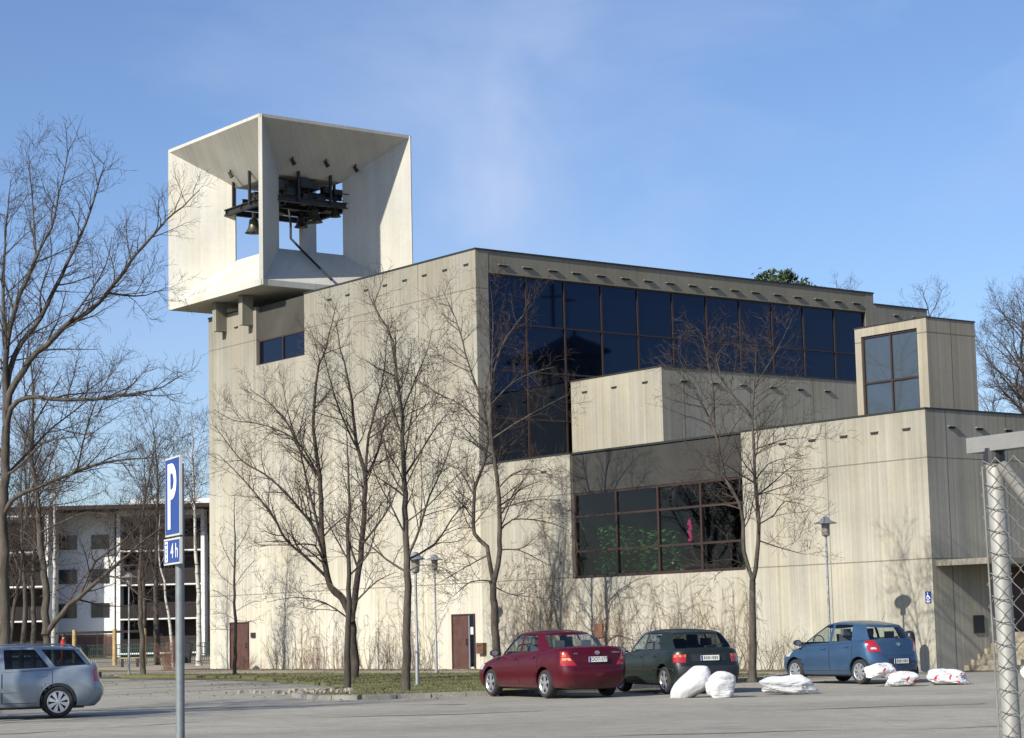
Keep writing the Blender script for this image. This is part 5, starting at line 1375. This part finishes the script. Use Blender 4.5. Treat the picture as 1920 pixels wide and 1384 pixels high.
def creeper(x0, x1, hmax, n, seed, label, top=None):
    rng = random.Random(seed); b = MB()
    for k in range(n):
        x, z = rng.uniform(x0, x1), 0.; d = rng.gauss(0, .25); P = [(x, -.02, .02)]
        lim = hmax*rng.uniform(.35, 1.0)
        while z < lim:
            d = d*.86 + rng.gauss(0, .17); x += d*.17; z += .17*max(.05, 1 - abs(d)*.6) 
            if x < x0 - .4: d = abs(d)
            if x > x1 + .4: d = -abs(d)
            P.append((x, -.018 - .03*rng.random(), min(z, lim)))
            if len(P) > 60: break
        r = rng.uniform(.007, .014)
        b.tube(P, [r*(1 - .7*i/(len(P)-1)) for i in range(len(P))], 3, cap=False)
        for q in range(3, len(P), 3):
            p = Vector(P[q]); s_ = rng.choice((-1, 1)); L = rng.uniform(.25, .9); C = [p]; dx, dz = s_*rng.uniform(.3, 1), rng.uniform(-.9, .7)
            for i in range(4):
                dx += rng.gauss(0, .25); dz += rng.gauss(0, .3) - .08
                c = C[-1] + Vector((dx, 0, dz)).normalized()*L/4; c.y = -.018 - .05*rng.random(); c.z = max(.05, min(c.z, hmax)); C.append(c)
            b.tube(C, [.0055, .005, .0045, .004, .003], 3, cap=False)
    return tag(b.build('climbing_creeper', M['vine']), label, 'climbing plant', 'leafless creepers on the church wall')
for i, a in enumerate(((-15.2, -12.2, 3.0, 18, 'leafless creeper on the wall between the plain brown door and the forked maple'), (-12.0, -8.6, 3.1, 20, 'leafless creeper spreading over the wall behind the forked maple'), (-8.2, -5.4, 2.9, 16, 'leafless creeper on the wall left of the tall maple'), (-5.2, -2.6, 3.6, 16, 'leafless creeper reaching up beside the glazed brown door'),
                       (.7, 3.2, 5.0, 24, 'leafless creeper climbing the wall right of the twin-stemmed maple'), (3.2, 5.3, 5.6, 30, 'tallest leafless creeper, climbing left of the large brown-framed window'), (5.4, 8.6, 3.1, 44, 'thickest leafless creeper beneath the left panes of the large window'), (8.7, 11.6, 3.1, 36, 'leafless creeper beneath the middle of the large window'), (11.7, 14.4, 3.0, 26, 'leafless creeper below the right end of the large window'))):
    creeper(a[0], a[1], a[2], int(a[3]*1.35), 70 + i, a[4])

# tufts of grass and dead leaves on the lawn
def inside(x, y, poly):
    c = False
    for (x1, y1), (x2, y2) in zip(poly, poly[1:] + poly[:1]):
        if (y1 > y) != (y2 > y) and x < (x2-x1)*(y-y1)/(y2-y1) + x1: c = not c
    return c
M['blade'] = flat('grass blades', (.115, .115, .04), .8, 0, .45, .9)
M['dead_leaf'] = flat('dead leaves', (.26, .17, .09), .9, 0, .4, 3)
rng = random.Random(9); b, lf = MB(), MB()
nn = 0
while nn < 15000:
    x, y = rng.uniform(-14, 25), rng.uniform(-21, -4)
    if not inside(x, y, LAWN): continue
    if mnoise.noise(Vector((x*.5, y*.5, 0))) < -.12: 
        if rng.random() < .75: nn += 1; continue
    nn += 1
    h, a, w = rng.uniform(.015, .06), rng.uniform(0, 6.28), rng.uniform(.008, .02)
    c, s_ = math.cos(a), math.sin(a); lx, ly = rng.gauss(0, .03), rng.gauss(0, .03)
    b.add([(x - c*w, y - s_*w, .068), (x + c*w, y + s_*w, .068), (x + lx, y + ly, .07 + h)], [(0, 1, 2)])
tag(b.build('grass', M['blade']), 'short patchy spring grass on the island between the path and the car park', 'grass', kind='stuff')
for k in range(2600):
    if k < 1500: x, y, z = rng.uniform(-20, 20), rng.gauss(-.5, .35), .06
    else: x, y, z = rng.uniform(-20, 26), rng.uniform(-22, -1), .075
    if k >= 1500 and not inside(x, y, LAWN): z = .022 if y > -7 else -.005
    if y > -.05: continue
    s_, a = rng.uniform(.02, .05), rng.uniform(0, 6.28); c, e = math.cos(a)*s_, math.sin(a)*s_
    lf.add([(x - c, y - e, z), (x + e, y - c, z + rng.uniform(0, .03)), (x + c, y + e, z + rng.uniform(0, .02)), (x - e, y + c, z + rng.uniform(0, .03))], [(0, 1, 2, 3)])
tag(lf.build('fallen_leaves', M['dead_leaf']), 'dead brown leaves lying along the foot of the wall and on the lawn', 'leaves', kind='stuff')
rk = MB()
for k in range(60):
    x, y = 19.2 + rng.gauss(0, 1.0), -19.4 + rng.gauss(0, .5)
    x, y = (x, y) if k < 50 else (rng.uniform(17, 24), -19.9 + rng.gauss(0, .35))
    s_ = rng.uniform(.03, .09)
    rk.hexa([(x + i*s_*rng.uniform(.7, 1.2), y + j*s_*rng.uniform(.7, 1.2), .05) for i, j in ((-1, -1), (1, -1), (1, 1), (-1, 1))] + [(x + i*s_*.6, y + j*s_*.6, .07 + s_*rng.uniform(.5, 1.1)) for i, j in ((-1, -1), (1, -1), (1, 1), (-1, 1))])
tag(rk.build('gravel', M['path']), 'loose stones scattered round the tip of the grass island', 'gravel', kind='stuff')

# ------------------------------------------------------------------ rubbish bags
def bagmat(name, red):
    m = N(name); tcn = m.node('ShaderNodeTexCoord'); f = m.noise(tcn.outputs['Object'], 3.2, 3, .5)
    c = (.56, .57, .58)
    if red: 
        g = m.noise(tcn.outputs['Object'], 5.5, 1, .4, .8)
        c = m.mix(m.ramp(g, [(.64, 0.), (.67, 1.)]), (.58, .60, .61), (.5, .03, .05))
    m.set(**{'Base Color': c, 'Roughness': .35, 'Subsurface Weight': 0.})
    m.bump(m.noise(tcn.outputs['Object'], 5, 4, .6, 1.5), .35, .04)
    return m.mat
M['bag_white'] = bagmat('white plastic sack', False); M['bag_red'] = bagmat('white carrier bag with red print', True)
def bag(name, label, x, y, rz, size, mat, seed, tilt=0., lump=.16, neck=0., z=0.):
    rng = random.Random(seed); o_ = Vector((rng.uniform(0, 50), rng.uniform(0, 50), 0)); b = MB(); rows = []
    sx, sy, sz = size; nu, nv = 44, 72
    planes = [(Vector((rng.gauss(0, 1), rng.gauss(0, 1), rng.gauss(0, 1))).normalized(), rng.uniform(.86, 1.12)) for _ in range(46)]
    Mx = Matrix.Rotation(tilt, 3, 'Y')
    for i in range(nu + 1):
        th = math.pi*i/nu; row = []
        for j in range(nv):
            a = 2*math.pi*j/nv
            ca, sa, ct, st = math.cos(a), math.sin(a), math.cos(th), math.sin(th)
            p = Vector((math.copysign(abs(st)**.75, 1)*math.copysign(abs(ca)**.8, ca), st**.75*math.copysign(abs(sa)**.8, sa), math.copysign(abs(ct)**.8, ct)))
            f_ = Vector((p.x*1.1, p.y*3.4, p.z*3.4 + p.x*.8)); pn = p.normalized()
            q_ = sum(math.exp(-14*dk/max(.08, nk.dot(pn))) for nk, dk in planes if nk.dot(pn) > .05)
            d = -math.log(max(1e-9, q_))/14 - 1 + mnoise.noise(p*1.2 + o_)*lump*.8 - abs(mnoise.noise(f_*1.6 + o_))*lump*.55
            if neck and ct > .55: d += (ct - .55)*neck
            p = p*(1 + d)
            q = Mx @ Vector((p.x*sx, p.y*sy, p.z*sz))
            row.append(q)
        rows.append(row)
    zmin = min(q.z for r_ in rows for q in r_); cut = zmin + .22*sz
    for r_ in rows:
        for q in r_:
            q.z = max(q.z, cut + (q.z - cut)*.12) - cut
            q.z = max(q.z, 0)
    b.grid([[tuple(q) for q in r_] for r_ in rows], close=True)
    o = b.build(name, M[mat], smooth=True, fix=True, sharp=38)
    o.location = (x, y, z - .01); o.rotation_euler = (0, 0, rz)
    return tag(o, label, 'bag', 'rubbish bags lying on the asphalt')
VR = RZ
bag('rubbish_bag', 'tall bulging white sack leaning on a shorter one behind the green hatchback', 30.5, -17.2, VR, (.25, .23, .53), 'bag_white', 1, rad(52), .12)
bag('rubbish_bag', 'shorter rounded white sack beside the leaning one behind the green hatchback', 31.22, -17.0, VR, (.32, .28, .24), 'bag_white', 5, 0, .2, .9)
bag('rubbish_bag', 'long flat white sack lying alone on the asphalt between the green and blue hatchbacks', 31.3, -15.2, VR, (.54, .28, .20), 'bag_white', 3, 0, .22)
bag('carrier_bag', 'puffed white carrier bag lying on top of another behind the blue hatchback', 29.72, -10.6, VR, (.38, .26, .19), 'bag_red', 4, rad(-8), .25, 0, .2)
bag('carrier_bag', 'low white carrier bag with red print under the puffed one behind the blue hatchback', 30.2, -10.35, VR, (.36, .27, .18), 'bag_red', 11, 0, .25)
bag('carrier_bag', 'thin crumpled white carrier bag with red print lying in front of the entrance stairs', 30.45, -9.2, VR, (.46, .28, .2), 'bag_red', 6, 0, .28)
bag('carrier_bag', 'white and red carrier bag half hidden behind the gate post', 30.3, -5.9, VR, (.25, .22, .22), 'bag_red', 7, 0, .2)

# ------------------------------------------------------------------ flats, playground and what stands behind them
M['render_white'] = flat('white render', (.68, .68, .67), .85, 0, .05, .3)
M['balcony_brown'] = flat('brown balcony boards', (.017, .0105, .009), .8, 0, .3, .8)
M['window_dark'] = flat('dark window', (.018, .018, .022), .15)
M['tan_wall'] = flat('tan brick', (.17, .115, .06), .85, 0, .15, .5)
p = gp(0, 174); fl = thing('apartment_block', 'white four-storey block of flats with dark brown balconies left of the church', 'building', (p.x, p.y, 0), RZ)
b = MB(); b.box(-62, -8, 4, 16, 1.9, 12.1); b.box(-8.2, -8, 0, 4, 0, 12.1)
b.build('wall', M['render_white'], fl)
MB().box(-62, -8, 4.02, 16, -.2, 1.9).build('plinth', M['tan_wall'], fl)
MB().box(-62.3, -7.7, -.5, 16.3, 12.1, 12.42).build('roof', M['balcony_brown'], fl)
b = MB(); b.box(-33, -24, 7, 14, 12.42, 13.3); b.build('roof_house', M['render_white'], fl)
for x0, x1, y0 in ((-62, -38.4, 0), (-33.2, -25.9, 2.2)):
    q = MB(); q.box(x0, x0 + .3, y0, 3.99, 0, 11.6); q.box(x1 - .3, x1, y0, 3.99, 0, 11.6); q.box(x0, x1, y0 - .05, 3.99, 11.6, 12.09)
    bb = q.build('balcony_bay', M['render_white'], fl)
    for k in range(4):
        z = .25 + k*2.82
        MB().box(x0 + .3, x1 - .3, y0, 3.98, z - .06, z + .06).build('balcony_slab', M['render_white'], bb)
        r_ = MB()
        for i in range(int((x1 - x0)/.16)): 
            xx = x0 + .35 + i*.16
            if xx < x1 - .4: r_.box(xx, xx + .13, y0 + .05, y0 + .09, z + .12, z + 1.15)
        r_.box(x0 + .3, x1 - .3, y0 + .03, y0 + .1, z + 1.15, z + 1.2)
        r_.build('railing', M['balcony_brown'], bb)
        MB().box(x0 + .3, x1 - .3, 3.85, 3.97, z + .06, z + 2.7).build('balcony_back', M['balcony_brown'], bb)
for k in range(3):
    for x in (-37.6, -34.9): MB().box(x - .75, x + .75, 3.93, 4.02, 3.3 + k*2.85, 4.5 + k*2.85).build('window', M['window_dark'], fl)
for k in range(4):
    for x in (-25.0, -21.5, -17): MB().box(x - .8, x + 1.0, 3.93, 4.02, 1. + k*2.82, 2.5 + k*2.82).build('window', M['window_dark'], fl)
for x in (-33.6, -25.6): MB().tube([(x, 3.8 if x < -30 else 2.1, 0), (x, 3.8 if x < -30 else 2.1, 11.9)], .07, 8).build('downpipe', M['metal_dark'], fl)
b = MB(); b.box(-37.5, -33.8, 3.95, 4.04, .2, 1.7); b.build('garage_door', M['door_brown'], fl)

sw = thing('swing_frame', 'timber playground swing frame of three round posts with a brown top beam', 'swing', (*gp(-23.0, 121.5).xy, 0), RZ)
for x in (-2.3, 0, 1.7): MB().tube([(x, 0, -.2), (x, 0, 2.05)], .12, 10).build('post', M['wood_post'], sw)
MB().bar((-4.2, 0, 1.86), (1.7, 0, 1.9), .12, .14).build('top_beam', M['balcony_brown'], sw)
for x in (-.75,):
    s_ = MB(); s_.tube([(x - .25, 0, 1.85), (x - .22, 0, .5)], .02, 4); s_.tube([(x + .25, 0, 1.85), (x + .22, 0, .5)], .02, 4); s_.box(x - .3, x + .3, -.12, .12, .44, .5)
    s_.build('swing_seat', M['metal_dark'], sw)
M['fence_green'] = flat('green wire fence', (.015, .05, .04), .7)
fe = thing('mesh_fence', 'low dark green wire fence behind the swing frame', 'fence', (*gp(-23, 126).xy, 0), RZ)
b = MB()
for i in range(150): b.box(-9 + i*.12, -9 + i*.12 + .03, -.01, .01, .1, 1.15)
for z in (.1, .5, .9, 1.13): b.box(-9, 9, -.015, .015, z, z + .04)
b.build('mesh_panel', M['fence_green'], fe)
for i in range(7): MB().box(-9 + i*3 - .03, -9 + i*3 + .03, -.03, .03, -.1, 1.2).build('post', M['fence_green'], fe)
wb_ = thing('waste_container', 'dark waste container beside the swing frame posts', 'container', (*gp(-19.6, 124).xy, 0), RZ)
MB().hexa([(-.5, -.4, 0), (.5, -.4, 0), (.5, .4, 0), (-.5, .4, 0), (-.6, -.5, 1.2), (.6, -.5, 1.2), (.6, .5, 1.2), (-.6, .5, 1.2)]).build('body', M['metal_dark'], wb_)
MB().box(-.63, .63, -.53, .53, 1.2, 1.28).build('lid', M['plastic_black'], wb_)
be = thing('bench', 'small yellowish bench beside the thin tree', 'bench', (*gp(-20.4, 112).xy, 0), RZ)
MB().box(-.55, .55, -.18, .18, .45, .5).build('seat', M['wood_post'], be)
for x in (-.4, .4): MB().box(x - .05, x + .05, -.15, .15, 0, .45).build('leg', M['metal_dark'], be)

# a person walking behind the estate car
def person():
    V = [(0, 0, .95), (0, 0, 1.12), (.01, 0, 1.32), (.02, 0, 1.45), (.03, 0, 1.55), (.05, 0, 1.66), (.055, 0, 1.74),
         (.0, .16, 1.40), (-.08, .22, 1.13), (.06, .21, .90), (.0, -.16, 1.40), (.06, -.22, 1.14), (.2, -.20, .95),
         (.01, .09, .90), (.12, .10, .50), (-.02, .10, .08), (.12, .10, .04), (.0, -.09, .90), (-.02, -.10, .50), (-.25, -.10, .12), (-.13, -.10, .04)]
    E_ = [(0, 1), (1, 2), (2, 3), (3, 4), (4, 5), (5, 6), (3, 7), (7, 8), (8, 9), (3, 10), (10, 11), (11, 12), (0, 13), (13, 14), (14, 15), (15, 16), (0, 17), (17, 18), (18, 19), (19, 20)]
    R_ = [.15, .15, .17, .12, .06, .10, .09, .08, .06, .04, .08, .06, .04, .10, .075, .05, .045, .10, .075, .05, .045]
    me = bpy.data.meshes.new('body'); me.from_pydata(V, E_, [])
    o = obj('body', me)
    o.modifiers.new('s', 'SKIN'); o.modifiers.new('u', 'SUBSURF').levels = 1
    for v, r_ in zip(me.skin_vertices[0].data, R_): v.radius = (r_, r_); 
    me.skin_vertices[0].data[0].use_root = True
    dg = bpy.context.evaluated_depsgraph_get(); m2 = bpy.data.meshes.new_from_object(o.evaluated_get(dg))
    bpy.data.objects.remove(o)
    for nm in ('jacket_red', 'trouser_orange', 'skin'): m2.materials.append(M[nm])
    for f in m2.polygons:
        z = f.center.z; f.use_smooth = True
        f.material_index = 2 if z > 1.56 else (0 if z > .92 else 1)
    t_ = thing('person', 'person in a red jacket and orange trousers walking behind the estate car', 'person', (*gp(-25.0, 117).xy, 0), RZ)
    obj('body', m2, t_)
    b = MB().lathe([(.001, 1.86), (.06, 1.845), (.1, 1.78), (.107, 1.70), (.09, 1.66)], 12, 'z', (.03, 0, 0)); b.build('hair', M['plastic_black'], t_, smooth=True)
M['jacket_red'] = flat('red jacket', (.6, .03, .03), .8); M['trouser_orange'] = flat('orange trousers', (.7, .16, .02), .8); M['skin'] = flat('skin', (.5, .3, .22), .6)
person()

# ------------------------------------------------------------------ mirrored in the window wall: an old church tower and woods behind the camera
M['old_stone'] = flat('old plaster', (.30, .22, .13), .9, 0, .15, .3)
tx, ty = 170.5, 141.5
tw = thing('stone_tower', 'square plastered church tower with hipped dark roof and cross, mirrored in the window wall', 'tower', (tx, ty, 0), rad(8))
MB().box(-3.2, 3.2, -3.2, 3.2, -.5, 40).build('wall', M['old_stone'], tw)
MB().add([(-5.4, -5.4, 40), (5.4, -5.4, 40), (5.4, 5.4, 40), (-5.4, 5.4, 40), (0, 0, 43.4), (-5.4, -5.4, 39.7), (5.4, -5.4, 39.7), (5.4, 5.4, 39.7), (-5.4, 5.4, 39.7)], [(0, 1, 4), (1, 2, 4), (2, 3, 4), (3, 0, 4), (5, 8, 7, 6), (0, 5, 6, 1), (1, 6, 7, 2), (2, 7, 8, 3), (3, 8, 5, 0)]).build('roof', M['cap'], tw)
b = MB(); b.bar((0, 0, 43), (0, 0, 50.4), .35, .35, (0, 1, 0)); b.bar((-1.2, 1.2, 48.6), (1.2, -1.2, 48.6), .3, .3); b.build('cross', M['metal_dark'], tw)
for s_ in (-1, 1):
    for q in (-.8, .8):
        MB().box(q - .5, q + .5, s_*3.22 - .03, s_*3.22 + .03, 36, 38.6).build('window', M['black'], tw)
        MB().box(s_*3.22 - .03, s_*3.22 + .03, q - .5, q + .5, 36, 38.6).build('window', M['black'], tw)
rng = random.Random(77); b = MB()
for k in range(150):
    t = rng.random(); a = rng.uniform(-1, 1)
    c = Vector((130 - 75*t, 28 + 100*t, 0)) + Vector((.8, .6, 0))*rng.uniform(0, 16)
    h = rng.uniform(13, 18)
    for q in range(26):
        z = h*(q/26)**.8; rr = (h - z)*.17 + .3
        for e in range(5):
            an = rng.uniform(0, 6.28); p1 = c + Vector((0, 0, z + .8)); p2 = c + Vector((rr*math.cos(an), rr*math.sin(an), z - rr*.25)); w_ = rr*.5
            nv = Vector((-math.sin(an), math.cos(an), 0))*w_
            b.add([p1, p2 - nv, p2 + nv], [(0, 1, 2)])
tag(b.build('far_wood', M['needles']), 'dark spruce wood mirrored in the lower panes of the window wall', 'wood', kind='stuff')
